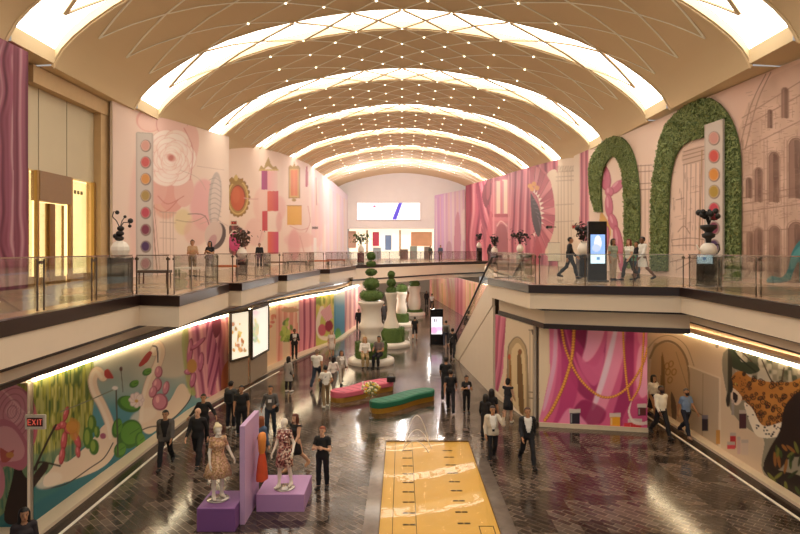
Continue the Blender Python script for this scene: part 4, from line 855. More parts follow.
wv.add([(x,y,.045+.0005*math.sin(x*7+y*3)+.0004*math.sin(y*9-x*4)) for y in gy for x in gx], [(j*nx+i,j*nx+i+1,(j+1)*nx+i+1,(j+1)*nx+i) for j in range(ny-1) for i in range(nx-1)], True)
obj('water', wv, WATER, pool)
jm = mat('#f4ead8', .1, var=.02, spec=.8)
for a, b, h, lb in (((.1,20.),(.9,19.9),.95,'tallest thin water jet arcing over the back of the yellow pool'),((.05,19.6),(.95,19.5),.6,'middle thin water jet arcing over the back of the yellow pool'),((0,19.2),(.85,19.1),.35,'lowest thin water jet arcing over the back of the yellow pool')):
    t = np.linspace(0,1,14); obj('water_jet', MB().tube([(a[0]+(b[0]-a[0])*q,a[1]+(b[1]-a[1])*q,.05+4*h*q*(1-q)) for q in t], .012, 6), jm, label=lb, cat='water jet')
# ------------------------------------------------------------------ curved benches
def bench(label, p0, p1, curve, w_, col, base, tuft):
    a = np.array(p0); b = np.array(p1); d = b-a; L = np.linalg.norm(d); d /= L; n = np.array((-d[1],d[0])); c0 = (a+b)/2
    r = thing('curved_bench', label, 'bench', (c0[0],c0[1],0)); T = np.linspace(-.5,.5,25)
    def outline(hw):
        C = [d*(t*(L-2*hw))+n*(curve*math.sin(t*2*PI)) for t in T]; l = [p+n*hw for p in C]; q = [p-n*hw for p in C]
        e1 = [C[-1]+d*hw*math.sin(u)+n*hw*math.cos(u) for u in np.linspace(0,PI,9)[1:-1]]; e0 = [C[0]-d*hw*math.sin(u)-n*hw*math.cos(u) for u in np.linspace(0,PI,9)[1:-1]]
        return [tuple(p) for p in l+e1+q[::-1]+e0]
    o = outline(w_/2); ob = outline(w_/2-.05)
    obj('base', MB().prism(ob,0,.2), mat(base,.35,.5,var=.1), r)
    s = MB(); oi = outline(w_/2-.06); m_ = len(o)
    for z0, z1, A, B in ((.2,.24,ob,o),(.24,.4,o,o),(.4,.45,o,oi)): s.add([(x,y,z0) for x,y in A]+[(x,y,z1) for x,y in B], [(i,(i+1)%m_,m_+(i+1)%m_,m_+i) for i in range(m_)], True)
    s.add([(x,y,.45) for x,y in oi], [tuple(range(m_))]); seat = obj('seat', s, mat(col,.6,var=.1,scale=3), r)
    tf = MB()
    for t in np.linspace(-.42,.42,tuft): C = d*(t*L)+n*(curve*math.sin(t*2*PI)); tf.bar((*(C+n*(w_/2-.05)),.452),(*(C-n*(w_/2-.05)),.452),.012,.006)
    obj('seam', tf, mat('#5c2c38' if col[1] == 'd' else '#12402c',.7), seat)
bench('long curved pink bench with a gold base beside the yellow flowers', (-2.95,25.6), (-.55,28.2), .08, .95, '#d8667a', '#b98a3e', 8)
bench('long curved green bench with a gold base nearest the yellow pool', (-1.2,23.9), (1.3,26.3), .07, .85, '#1f7050', '#c09036', 9)
fl = thing('flower_stand', 'clear stand of white and yellow flowers between the two benches', 'flowers', (-1.2,23.25,0))
obj('glass_stem', MB().lathe([(.1,0),(.1,.02),(.03,.05),(.03,.75),(.12,.95),(.14,1.0)],14), GLASS, fl)
f1 = MB(); f2 = MB(); lf = MB(); r_ = np.random.RandomState(3)
for k in range(46):
    u = r_.normal(0,1,3); u /= np.linalg.norm(u); p = np.array((0,0,1.16))+u*np.array((.34,.3,.2)); obj('white_bloom' if k % 3 else 'yellow_bloom', MB().ball(p,.055,.055,.045,8,5), mat('#f2e6b8' if k % 3 else '#e8c23c',.6), fl)
leaf_cloud(lf, np.array((0,0,1.12))+r_.normal(0,.11,(120,3)), r_.normal(0,1,(120,3)), .12)
obj('leaves', lf, GRN, fl)
bg = thing('handbag', 'black handbag left on the right end of the pink bench', 'bag', (-.5,27.55,.452)); obj('bag_body', MB().rbox(-.2,-.09,0,.2,.09,.24,.04), mat('#16120f',.5), bg); obj('bag_strap', MB().tube([(-.15,0,.22),(-.1,0,.36),(.1,0,.36),(.15,0,.22)],.014,6), mat('#16120f',.5), bg)
tag(obj('paper_cup', MB().lathe([(.035,0),(.05,.12),(.052,.125),(.045,.13),(.01,.13)],14,(-1.75,26.95,.452)), mat('#f4ece0',.5)), 'white paper cup standing on the pink bench', 'cup')
# ------------------------------------------------------------------ fashion display
PUR = mat('#80508c', .5, var=.04, scale=2); LIL = mat('#ba8cbc', .5, var=.04, scale=2)
obj('podium', MB().rbox(-4.74,13.85,0,-3.86,14.9,.53,.01), PUR, label='dark purple podium under the gold dressed mannequin', cat='podium')
obj('podium', MB().rbox(-3.62,14.9,0,-2.43,16.2,.43,.01), LIL, label='pale lilac podium under the floral dressed mannequin', cat='podium')
obj('display_panel', MB().prism([(-3.84,14.2),(-3.72,14.2),(-3.72,15.6),(-3.84,15.6)],0,2.33), mat('#c8a2c8',.5,var=.03), label='tall lilac display panel standing between the two podiums', cat='panel')
# ------------------------------------------------------------------ kiosks
def kiosk(label, x, y, z, w_, h, scr, rz=0.):
    r = thing('digital_kiosk', label, 'kiosk', (x,y,z), rz); bl = mat('#17120f',.25,.2)
    obj('base_plate', MB().rbox(-w_/2-.05,-.2,0,w_/2+.05,.2,.05,.01), bl, r); obj('body', MB().rbox(-w_/2,-.11,.05,w_/2,.11,h,.02), bl, r)
    cv_ = Canvas(0,0,20,30,'#f4f0f0'); scr(cv_); n = 24; X_, Z_ = np.meshgrid(np.linspace(-w_/2+.08,w_/2-.08,n), np.linspace(h*.3,h*.78,30)); u = np.repeat(np.linspace(0,20,n)[None],30,0); v = np.repeat(np.linspace(30,0,30)[:,None],n,1)
    obj('screen', grid_mesh('screen',X_,0*X_-.115,Z_,cv_.sample(u.ravel(),v.ravel()),SCREEN), None, r); return r
SCREEN = paint_mat('lit_screen', 1.1, .2)
def s_up(c): c.rect(0,0,20,20,'#7fa4e0'); c.ell(10,9,5,8,'#d8dcf0'); c.ell(8,14,6,4,'#a8b8e8'); c.rect(0,20,20,30,'#cfe8f4'); c.rect(8,23,13,26,'#6088b8')
def s_dn(c): c.rect(0,0,20,30,'#f2eef4'); c.rect(5,3,7,9,'#6a6478'); c.rect(9,3,11,9,'#6a6478'); c.ell(5,23,7,6,'#d88ac0',a=.8,blur=6); c.ell(15,20,6,4,'#e4b4d8',blur=6)
kiosk('black digital kiosk with a blue screen on the upper right deck', 7.6, 23.4, DK+.005, .72, 2.34, s_up)
kiosk('black digital kiosk with a white screen on the lower floor by the escalator', 2.38, 41.2, 0, .9, 2.45, s_dn)
# ------------------------------------------------------------------ lightboxes in the lower left wall
LBM = paint_mat('lightbox_film', .75, .4)
c = Canvas(226, 300, 276, 364, '#fff4d8')
for k in range(26): c.ell(rng.uniform(232,245),rng.uniform(324,352),rng.uniform(.8,2),rng.uniform(1,3),['#d8944c','#b86a3c','#e8c070','#a88048'][k % 4],a=.85)
for k in range(22): c.ell(255.5+rng.normal(0,2),332+rng.normal(0,6),1.5,2.6,['#e8c83c','#88a83c','#d8b030','#6c9440'][k % 4],rng.uniform(-.6,.6))
c.rect(251.6,300,276,364,'#ffffff',.35); c.ell(256,313,3,2,'#f0c0d0',a=.8); c.rect(232,308,246,309.4,'#e8c070',.6)
def lightbox(label, a, b, y0a, y1a, y0b, y1b):
    z1 = (zz(y0a,a[1])+zz(y0b,b[1]))/2; z0 = (zz(y1a,a[1])+zz(y1b,b[1]))/2
    r = thing('lightbox', label, 'lightbox', (a[0],a[1],z0)); me = wall_print('lit_poster', a, b, z0, z1, z1, c, LBM, gain=1.); o = obj('lit_poster', me, None, r); o.location = (-a[0],-a[1],-z0)
    f = MB(); A = np.array((*a,0)); 
    loc = lambda p, z: (p[0]-a[0], p[1]-a[1], z-z0)
    for p, q, za, zb in ((a,a,z0,z1),(b,b,z0,z1),(a,b,z0,z0),(a,b,z1,z1)): f.bar(loc(p,za),loc(q,zb),.1,.1)
    obj('frame', f, mat('#4a3c2c',.5), r)
    # tapered back box and plinth below
    n = offset([a,b], .12); bk_ = MB(); bk_.add([loc(p,z) for z in (.1,z1) for p in (offset([a,b],.05)+n[::-1])], [(0,3,2,1),(4,5,6,7),(0,1,5,4),(1,2,6,5),(2,3,7,6),(3,0,4,7)]); obj('box_back', bk_, mat('#a8927a',.6), r)
lightbox('lit poster box with small gold motifs, left of the pair in the lower left wall', (-7.78,27.25), (-7.28,28.55), 314, 358.7, 309, 358.7)
lightbox('larger white lit poster box with a yellow plant in the lower left wall', (-7.2,28.75), (-7.0,31.4), 309, 358.7, 305, 350)
# ------------------------------------------------------------------ far end: big screen and shops
sx = lambda px: pxy(px, 84.9)
r = thing('video_screen', 'wide white video screen with a purple slash on the far end wall', 'screen', (sx(388.5),84.9,10.75)); hw = (sx(420)-sx(357))/2; 
c = Canvas(350,198,430,226,'#f8f6fa'); c.poly([(392,219.6),(396.6,219.6),(402.4,203),(398.6,203)],'#5348b0',1,False); c.ell(374.5,206.5,1.6,1.2,'#b05a78'); c.rect(372,213,378,213.8,'#d8b8c8',.8); c.rect(402,208,418,208.8,'#e4dce8')
n = 140; X_, Z_ = np.meshgrid(np.linspace(-hw,hw,n), np.linspace(0,2.41,50)); u = 388.5+(X_/hw)*31.5; v = 220-(Z_/2.41)*17
obj('lit_face', grid_mesh('lit_face',X_,0*X_-.06,Z_,c.sample(u.ravel(),v.ravel()),SCREEN), None, r); obj('housing', MB().box(-hw-.06,-.05,-.06,hw+.06,.02,2.47), mat('#c8bcb0',.5), r)
shop = thing('shopfront', 'brightly lit white shop interiors below the far video screen', 'shopfront', (0,86.5,DK))
SH = mat('#fff0d8', .6, emit=1.0)
obj('lit_back_wall', MB().box(-7.6,0,0,4.6,.2,4.3), SH, shop)
for pa, pb, y0, y1, col, nm in ((372.5,379,232,246,'#d0506c','pink_banner'),(385,391.5,235,250,'#8aa8d8','blue_poster'),(411,432,232,246,'#e8b48c','peach_display'),(348,356,231,248,'#e0b8a4','pale_display'),(399,401,230,256,'#d8c4a8','partition'),(366,368,230,256,'#d8c4a8','partition'),(437,439,230,256,'#d8c4a8','partition')):
    obj(nm, MB().box(pxy(pa,86),-.35,zz(y1,86)-DK,pxy(pb,86),-.2,zz(y0,86)-DK), mat(col,.6,var=.15,scale=1.5), shop)
obj('fascia', MB().box(-7.8,-.5,4.3,5.,.2,4.6), mat('#e0d4c4',.6), shop)
for i, (pa, pb, y0, col, lb) in enumerate(((373,381,247.5,'#a8b8c0','grey shop counter under the pink banner at the far end'),(400,408,249,'#6c6058','brown shop counter under the white wall at the far end'),(410,417,246,'#8a9a90','green glass display case left of the peach shop display'),(424,430,246.5,'#7c746c','dark display case under the peach shop display'))):
    o = thing('shop_counter', lb, 'counter', (pxy((pa+pb)/2,82),82,DK+.005)); w_ = pxy(pb,82)-pxy(pa,82); h = zz(y0,82)-DK; obj('counter_body', MB().rbox(-w_/2,-.3,0,w_/2,.3,h-.06,.02), mat(col,.4), o); obj('counter_top', MB().rbox(-w_/2-.04,-.34,h-.06,w_/2+.04,.34,h,.01), mat('#e0d8cc',.3), o)
# ------------------------------------------------------------------ pedestal planters along the decks
BLK = mat('#17120f', .15, var=.1, coat=.6); VAS = mat('#f0e6d8', .4, var=.03); BLF = mat('#1a1512', .5, var=.2)
def pedestal(label, px, py, h, w_, cat='pedestal'):
    x, y = at(px, py, DK); o = thing('pedestal', label, cat, (x,y,DK+.005)); obj('plinth', MB().rbox(-w_/2-.02,-w_/2-.02,0,w_/2+.02,w_/2+.02,.06,.01), BLK, o); obj('shaft', MB().rbox(-w_/2,-w_/2,.06,w_/2,w_/2,h,.015), BLK, o); return x, y, DK+.005+h
def stems(parent, base, n, hgt, sp, ball=.05, seed=1, m=None):
    r2 = np.random.RandomState(seed); mb = MB(); bl = MB()
    for k in range(n):
        a = r2.uniform(0,2*PI); q = r2.uniform(.4,1)*sp; e = np.array((math.cos(a)*q, math.sin(a)*q, hgt*r2.uniform(.55,1))); mid = e*np.array((.35,.35,.7))
        mb.tube([base, base+mid, base+e, base+e+np.array((math.cos(a)*.05,math.sin(a)*.05,-.06))], .012, 5); bl.ball(base+e, ball*r2.uniform(.7,1.3), None, None, 8, 6)
    obj('stem', mb, BLF, parent); obj('bloom', bl, m or BLF, parent)
# near left: white faceted sphere with curling black stems
x, y, z = pedestal('black glossy pedestal at the left deck corner under a white faceted vase', 120, 293, 1.0, .5)
v = thing('vase', 'round white faceted vase with curling black stems on the left pedestal', 'vase', (x,y,z)); bm = MB().lathe([(.1,0),(.2,.06),(.26,.22),(.25,.32),(.17,.44),(.09,.48)], 9, wob=.06, k=3); bm.sm = [False]*len(bm.sm); obj('vase_body', bm, VAS, v)
b0 = np.array((0,0,.46)); mb = MB()
for k in range(3): mb.ball((.02*k-.02,0,.56+k*.14),.13-.015*k,None,.08,10,6)
mb.ball((-.12,.0,.62),.08); obj('black_disc', mb, BLF, v)
mb = MB().tube([b0+(0,0,.4),b0+(-.1,0,.6),b0+(-.22,0,.72),b0+(-.18,0,.86),b0+(-.08,0,.84)],.014,6); mb.tube([b0+(0,0,.4),b0+(.1,0,.55),b0+(.25,0,.56),b0+(.3,0,.45)],.014,6); mb.tube([b0+(0,0,.4),b0+(.06,0,.6),b0+(.12,.05,.72)],.012,6); obj('stem', mb, BLF, v)
mb = MB().ball(b0+(-.08,0,.84),.06); mb.ball(b0+(.3,0,.6),.075); mb.ball(b0+(.28,0,.45),.05); mb.ball(b0+(.12,.05,.72),.045); obj('bloom', mb, BLF, v)
# near right: white teapot with black bowls and dark red flowers
x, y, z = pedestal('black glossy pedestal on the right deck under a white teapot', 708.5, 286.5, 1.0, .56)
v = thing('teapot_planter', 'white teapot with stacked black bowls and dark flowers on the right pedestal', 'planter', (x,y,z)); obj('teapot', MB().lathe([(.12,0),(.2,.04),(.27,.2),(.25,.34),(.16,.44),(.1,.46)],20), VAS, v)
obj('handle', MB().tube([(.2,0,.4),(.34,0,.42),(.38,0,.25),(.3,0,.1),(.22,0,.1)],.02,8), BLF, v); obj('spout', MB().tube([(-.22,0,.2),(-.34,0,.26),(-.4,0,.4)],.04,8,.025), VAS, v)
mb = MB().lathe([(.08,.46),(.1,.6),(.2,.66),(.22,.76),(.12,.8),(.12,.84),(.26,.96),(.27,1.06),(.1,1.08)],20); obj('black_bowl', mb, BLF, v)
stems(v, np.array((0,0,1.04)), 15, .5, .3, .09, 4); 
mb = MB().ball((.12,-.12,1.35),.1); mb.ball((.22,-.05,1.3),.08); obj('red_flower', mb, mat('#8c3038',.6,var=.2), v)
def plant(label_p, label_v, px, py, pw, hp, seed, leafc=None, tall=.7, sp=.4):
    x, y, z = pedestal(label_p, px, py, hp, pw); v = thing('vase_plant', label_v, 'plant', (x,y,z)); obj('vase_body', MB().lathe([(.1,0),(.24,.1),(.28,.3),(.2,.5),(.12,.56),(.15,.62)],16), VAS, v); stems(v, np.array((0,0,.58)), 16, tall, sp, .09, seed, leafc)
    u = np.random.RandomState(seed).normal(0,1,(90,3)); mb = MB(); leaf_cloud(mb, np.array((0,0,.6+tall*.55))+u*np.array((sp*.5,sp*.5,tall*.28)), u, .2); obj('leaves', mb, leafc or BLF, v)
plant('dark pedestal at the second left balcony holding a low white bowl', 'spreading dark leaved plant in a white bowl by the left mirror print', 242, 273.5, .5, .75, 2, mat('#4a3428',.6,var=.4), .85, .55)
plant('dark pedestal at the left end of the far bridge', 'green leafy plant in a white vase at the left end of the bridge', 361, 264.2, .6, 1.0, 5, GRD, 1.0, .8)
plant('dark pedestal on the far right deck left of the escalator rail', 'upright black flowered plant in a white vase left of the escalator rail', 479, 261.2, .6, 1.45, 6, None, .95, .35)
plant('dark pedestal on the far right deck in front of the pink fan print', 'bursting black flowered plant in a white vase before the pink fan print', 520, 266, .5, 1.05, 7, None, 1.0, .75)
plant('dark pedestal between the other two on the far right deck', 'small dark plant in a white vase between two others on the far right deck', 494.5, 265, .4, .9, 8, None, .8, .3)
plant('dark pedestal behind the walking man in a dark suit', 'large black flowered plant in a vase left of the blue screen kiosk', 583.5, 277, .55, 1.0, 9, None, .75, .32)
# ------------------------------------------------------------------ low benches on the left deck
for i, (px, py, w_, col, lb) in enumerate(((155,284,1.1,'#5a4a40','low dark bench in front of the paint pan print'),(188,279,1.0,'#e8e0d4','low white bench in front of the rose print'),(226,275.6,1.2,'#c06838','low orange bench beside the gilt mirror print'),(276,269.3,1.3,'#7a5a44','low brown bench under the orange colour blocks'),(297,268.6,1.3,'#3c4c48','low dark green bench under the yellow square print'),(319,267.2,1.5,'#c86c3c','low orange bench in front of the white pillar print'),(336,265.9,1.4,'#b8623a','low rust bench nearest the left end of the bridge'))):
    x, y = at(px, py, DK); o = thing('low_bench', lb, 'bench', (x,y,DK+.005)); obj('seat', MB().rbox(-w_/2,-.22,.4,w_/2,.22,.5,.02), mat(col,.6), o)
    for sx_ in (-1,1):
        for sy_ in (-1,1): obj('leg', MB().box(sx_*(w_/2-.06)-.02,sy_*.18-.02,0,sx_*(w_/2-.06)+.02,sy_*.18+.02,.4), steel, o)
# ------------------------------------------------------------------ signs and camera
def letters(mb, txt, x, z, h, y):
    G = {'E':[((0,0),(0,1)),((0,0),(.6,0)),((0,.5),(.5,.5)),((0,1),(.6,1))],'X':[((0,0),(.6,1)),((0,1),(.6,0))],'I':[((.2,0),(.2,1))],'T':[((.3,0),(.3,1)),((0,1),(.6,1))]}
    for ch_ in txt:
        for a, b in G[ch_]: mb.bar((x+a[0]*h,y,z+a[1]*h),(x+b[0]*h,y,z+b[1]*h),h*.15,.012,(0,1,0))
        x += h*(.45 if ch_ == 'I' else .82)
def exit_sign(label, x, y, z, w_, h):
    r = thing('exit_sign', label, 'exit sign', (x,y,z)); obj('case', MB().rbox(0,-.03,0,w_,.03,h,.012), mat('#e6d8c4',.5), r); obj('face', MB().box(w_*.12,-.036,h*.2,w_*.88,-.031,h*.8), mat('#4e221c',.5), r)
    l = MB(); letters(l,'EXIT',w_*.18,h*.32,h*.36,-.04); obj('lettering', l, mat('#d8604c',.5,emit=.5), r)
exit_sign('white framed exit sign beside the large pink bloom print at lower left', -8.6, 13.7, zz(429,13.7), .47, .33)
exit_sign('small exit sign projecting between the two upper left hoardings', -11.15, 39.0, zz(225.5,39), .46, .34)
exit_sign('small exit sign projecting beside the pink curtain print at upper right', 11.42, 40.5, zz(229.5,40.5), .5, .36)
o = thing('security_camera', 'black security camera projecting from the edge of the fan print', 'camera', (*onwall(556,226,[(12.05,42.),(11.2,55.5)])[:2], zz(226,44.))); obj('arm', MB().box(-.5,-.03,-.03,0,.03,.03), BLK, o); obj('camera_body', MB().tube([(-.75,-.3,-.02),(-.35,.1,0)],.12,10), BLK, o)
x, y = at(554, 273, DK); o = thing('sign_easel', 'white sign board on an easel in front of the fan print', 'sign', (x,y,DK+.005)); s_ = y/F
obj('board', MB().box(-6*s_,-.02,.5*s_*24,6*s_,.02,30*s_), mat('#ece0cc',.6,var=.05,scale=10), o); obj('border', MB().box(-6.3*s_,.0,11.6*s_,6.3*s_,.03,12*s_).box(-6.3*s_,0,30*s_,6.3*s_,.03,30.4*s_), mat('#7c7064',.6), o)
for k in (-1,1): obj('leg', MB().bar((k*5*s_,.1,0),(k*3*s_,.03,28*s_),.03), mat('#5c5048',.5), o)
# ------------------------------------------------------------------ people: bodies grown from smooth-blended tapered limbs
def surface_nets(V, org, h):
    S = V < 0; nx, ny, nz = V.shape
    cs = [V[i:nx-1+i, j:ny-1+j, k:nz-1+k] for i in (0,1) for j in (0,1) for k in (0,1)]; off = np.array([(i,j,k) for i in (0,1) for j in (0,1) for k in (0,1)], float)
    neg = sum((c < 0).astype(int) for c in cs); act = (neg > 0) & (neg < 8); I = np.argwhere(act); vals = np.stack([c[act] for c in cs], 1)
    acc = np.zeros((len(I),3)); cnt = np.zeros(len(I))
    for a in range(8):
        for b in range(a+1, 8):
            if np.abs(off[a]-off[b]).sum() != 1: continue
            m = (vals[:,a] < 0) != (vals[:,b] < 0); t = vals[:,a]/(vals[:,a]-vals[:,b]+1e-12)
            acc[m] += off[a]+(off[b]-off[a])*t[m][:,None]; cnt[m] += 1
    P = org+(I+acc/np.maximum(cnt,1)[:,None])*h
    idx = -np.ones(act.shape, int); idx[act] = np.arange(len(I)); Q = []
    for ax in range(3):
        sl0 = [slice(None)]*3; sl1 = [slice(None)]*3; sl0[ax] = slice(0,-1); sl1[ax] = slice(1,None)
        a, b = S[tuple(sl0)], S[tuple(sl1)]; E = np.argwhere(a != b); u, v = [(1,2),(2,0),(0,1)][ax]
        E = E[(E[:,u] > 0) & (E[:,v] > 0) & (E[:,u] < act.shape[u]) & (E[:,v] < act.shape[v])]
        if not len(E): continue
        e1 = np.zeros(3,int); e2 = np.zeros(3,int); e1[u] = 1; e2[v] = 1
        q = np.stack([idx[tuple((E-e1-e2).T)], idx[tuple((E-e2).T)], idx[tuple(E.T)], idx[tuple((E-e1).T)]], 1)
        fl_ = a[tuple(E.T)]; q[~fl_] = q[~fl_][:,::-1]; Q.append(q)
    Q = np.concatenate(Q); return P, Q[(Q >= 0).all(1)]
def cap_d(P, a, b, ra, rb, sx=1., sy=1., ax=None):
    s = np.array((sx,sy,1.)); A = np.array(a)/s; B = np.array(b)/s; p = P/s; e = B-A; t = np.clip(((p-A)@e)/(e@e+1e-9), 0, 1)
    return np.linalg.norm(p-A-t[...,None]*e, axis=-1)-(ra+(rb-ra)*t), t
def field(prims, h, k=.035, pad=.05):
    lo = np.array([np.minimum(np.array(p[1])-np.array((p[3]*p[5],p[3]*p[6],p[3])), np.array(p[2])-np.array((p[4]*p[5],p[4]*p[6],p[4]))) for p in prims]).min(0)-pad
    hi = np.array([np.maximum(np.array(p[1])+np.array((p[3]*p[5],p[3]*p[6],p[3])), np.array(p[2])+np.array((p[4]*p[5],p[4]*p[6],p[4]))) for p in prims]).max(0)+pad
    n = np.ceil((hi-lo)/h).astype(int)+1; V = np.full(n, .3); ax = [lo[i]+np.arange(n[i])*h for i in range(3)]
    for p in prims:
        r = max(p[3],p[4]); R = np.array((r*p[5],r*p[6],r))+.09; a = np.minimum(p[1],p[2])-R; b = np.maximum(p[1],p[2])+R
        s = [slice(max(0,int((a[i]-lo[i])/h)), min(n[i],int((b[i]-lo[i])/h)+2)) for i in range(3)]
        G = np.stack(np.meshgrid(*[ax[i][s[i]] for i in range(3)], indexing='ij'), -1); d, _ = cap_d(G, *p[1:7]); o = V[tuple(s)]
        kk = p[7] if len(p) > 7 else k
        q = np.clip(.5+.5*(o-d)/kk, 0, 1); V[tuple(s)] = o*(1-q)+d*q-kk*q*(1-q)
    return surface_nets(V, lo, h)
def vnormals(P, Q):
    n = np.cross(P[Q[:,2]]-P[Q[:,0]], P[Q[:,3]]-P[Q[:,1]]); N = np.zeros_like(P)
    for i in range(4): np.add.at(N, Q[:,i], n)
    return N/(np.linalg.norm(N,axis=1)[:,None]+1e-12)
def np_mesh(name, P, Q, m):
    me = bpy.data.meshes.new(name); me.from_pydata(P.tolist(), [], Q.tolist()); me.polygons.foreach_set('use_smooth', [True]*len(Q)); me.materials.append(m); me.update(); return me
def sub_mesh(name, P, Q, N, keep, d, m):
    f = Q[keep[Q].all(1)]
    if len(f) < 6: return None
    u = np.unique(f); mp = -np.ones(len(P),int); mp[u] = np.arange(len(u)); dd = d if np.isscalar(d) else d[u][:,None]
    return np_mesh(name, P[u]+N[u]*dd, mp[f], m)
def make_hand():
    pr = [('p',(0,.0,0),(0,0,-.05),.021,.026,.62,1.25),('p',(0,-.018,-.05),(0,-.022,-.09),.02,.016,.7,1.),('p',(0,.016,-.05),(0,.024,-.085),.02,.015,.7,1.)]
    for y, L, z in ((-.033,.068,-.09),(-.011,.08,-.096),(.011,.074,-.093),(.031,.056,-.084)):
        a = np.array((0,y,z)); b = a+(.012,y*.1,-L*.45); c_ = b+(.022,0,-L*.42); pr += [('f',tuple(a-(0,0,-.03)),tuple(a),.0095,.0095,1,1,.006),('f',tuple(a),tuple(b),.0095,.0085,1,1,.004),('f',tuple(b),tuple(c_),.0085,.007,1,1,.004)]
    pr += [('t',(0,-.022,-.02),(.012,-.052,-.06),.014,.011,1,1,.008),('t',(.012,-.052,-.06),(.022,-.06,-.092),.0105,.008,1,1,.004)]
    return field(pr, .0062, .012, .02)
HP, HQ = make_hand()
SKINS = {'fair':'#d9a888','tan':'#b98560','brown':'#7c5238'}
def rotx(a): c, s = math.cos(a), math.sin(a); return np.array(((1,0,0),(0,c,-s),(0,s,c)))
POSES = {   # legs: (thigh forward, knee bend); arms: (forward, outward, elbow, inward) in degrees, left then right
 'stand':(((3,4),(-2,2)),((4,9,14,4),(2,9,18,4))), 'walk':(((24,10),(-18,28)),((-20,8,16,2),(22,8,24,4))), 'walk2':(((-16,30),(25,8)),((22,8,22,4),(-20,8,16,2))),
 'phone':(((16,8),(-10,18)),((40,14,110,30),(8,10,60,15))), 'chest':(((4,4),(-3,3)),((22,12,95,45),(18,12,100,45))), 'ear':(((12,6),(-10,18)),((4,10,20,4),(50,22,128,10))),
 'reach':(((8,6),(-8,10)),((10,8,30,6),(118,10,20,0))), 'sit':(((82,82),(80,86)),((28,10,60,25),(25,10,65,25))), 'hips':(((4,4),(-3,3)),((-10,30,66,-20),(-10,30,66,-20))),
 'bent':(((10,8),(-8,12)),((-10,20,70,10),(10,16,80,20))), 'mann':(((2,2),(-2,4)),((2,12,18,4),(-6,24,48,-6))), 'mann2':(((8,4),(-6,8)),((12,10,30,4),(-6,22,56,-10)))}
NPEOPLE = [0]
def figure(name, cat, label, x, y, z0, rz, H=1.74, pose='stand', skin='tan', top=('tee','#222222'), bottom=('trousers','#1c1c22'), hair=('short','#241a14'), shoe='#1a1614', vox=.017, build=1., skin_m=None, face=True, mask=None, headturn=0., extra=None, group=None):
    legs, arms = POSES[pose]; fem = hair[0] in ('long','bun','bob') or top[0] == 'dress'; k = build
    pr = []; J = {}
    hips = []
    for s, (a, kn) in zip((-1,1), legs):
        a, kn = math.radians(a), math.radians(kn); h0 = np.array((s*.092,0,0.)); kn_p = h0+.43*np.array((s*.03,-math.sin(a),-math.cos(a))); b = a-kn
        an = kn_p+.42*np.array((0,-math.sin(b),-math.cos(b))); hips.append((s,h0,kn_p,an,b))
    low = min(q[3][2] for q in hips); zp = -low+.085
    if pose == 'sit': zp = -max(min(q[3][2] for q in hips), -9)+.085
    pel = np.array((0,0,zp)); w_ = .93 if fem else 1.
    pr.append(('pelvis',(0,0,zp-.01),(0,.005,zp+.07),.108*k,.1*k,1.42,1.0)); pr.append(('torso',(0,0,zp+.06),(0,-.005,zp+.24),.098*k*w_,.108*k,1.3,1.0)); pr.append(('torso',(0,0,zp+.22),(0,.005,zp+.41),.108*k,.098*k,1.45*w_,1.0))
    if fem: pr.append(('torso',(-.07,-.075,zp+.33),(.07,-.075,zp+.33),.062,.062,1,1))
    shz = zp+.475; pr.append(('torso',(-.15*w_,0.01,shz-.02),(.15*w_,0.01,shz-.02),.062*k,.062*k,1,1)); pr.append(('neck',(0,.01,shz-.02),(0,0,shz+.1),.056,.048,1,1))
    hc = np.array((0,-.015,shz+.2)); pr += [('head',tuple(hc+(0,.012,.02)),tuple(hc+(0,.012,.03)),.088,.088,.9,1.08),('head',tuple(hc+(0,-.03,-.06)),tuple(hc+(0,-.02,.0)),.052,.07,.95,1.05),('nose',tuple(hc+(0,-.1,-.005)),tuple(hc+(0,-.115,-.03)),.011,.014,1,1,.012),('ear',tuple(hc+(-.083,.01,-.02)),tuple(hc+(-.085,.015,.01)),.014,.016,.6,1,.01),('ear',tuple(hc+(.083,.01,-.02)),tuple(hc+(.085,.015,.01)),.014,.016,.6,1,.01),('head',tuple(hc+(-.03,-.075,-.082)),tuple(hc+(.03,-.075,-.082)),.02,.02,1,1)]
    for s, h0, kp, an, b in hips:
        kp = kp+pel; an = an+pel; h0 = h0+pel; pr += [('thigh',tuple(h0),tuple(kp),.09*k,.057*k,1,1),('shin',tuple(kp),tuple((kp+an)/2+(0,.012,0)),.056*k,.056*k,1,1),('shin',tuple((kp+an)/2+(0,.012,0)),tuple(an),.055*k,.037*k,1,1)]
        f = np.array((s*.12,-math.cos(b*.7),-math.sin(-b*.7)*.5 if b < 0 else math.sin(b*.7)*.3)); f /= np.linalg.norm(f); hl = an+np.array((0,.03,-.045)); pr += [('foot',tuple(hl),tuple(hl+f*.19),.036,.03,1.15,1),('foot',tuple(an),tuple(hl+f*.08),.04,.036,1,1)]
        J['foot%d' % s] = hl
    hands = []
    for s, (a, o, e, inn) in zip((-1,1), arms):
        a, o, e, inn = [math.radians(q) for q in (a,o,e,inn)]; sh = np.array((s*.178*w_*k,.01,shz-.035)); d = np.array((s*math.sin(o),-math.sin(a)*math.cos(o),-math.cos(a)*math.cos(o))); el = sh+.285*d
        b = a+e; d2 = np.array((s*math.sin(o)*.4-s*math.sin(inn)*math.sin(e),-math.sin(b),-math.cos(b))); d2 /= np.linalg.norm(d2); wr = el+.25*d2
        pr += [('uarm',tuple(sh),tuple(el),.05*k,.04*k,1,1),('farm',tuple(el),tuple(wr),.04*k,.026,1,1)]; hands.append((s,wr,d2,el)); J['wrist%d' % s] = wr; J['hdir%d' % s] = d2
    P, Q = field(pr, vox); N = vnormals(P, Q)
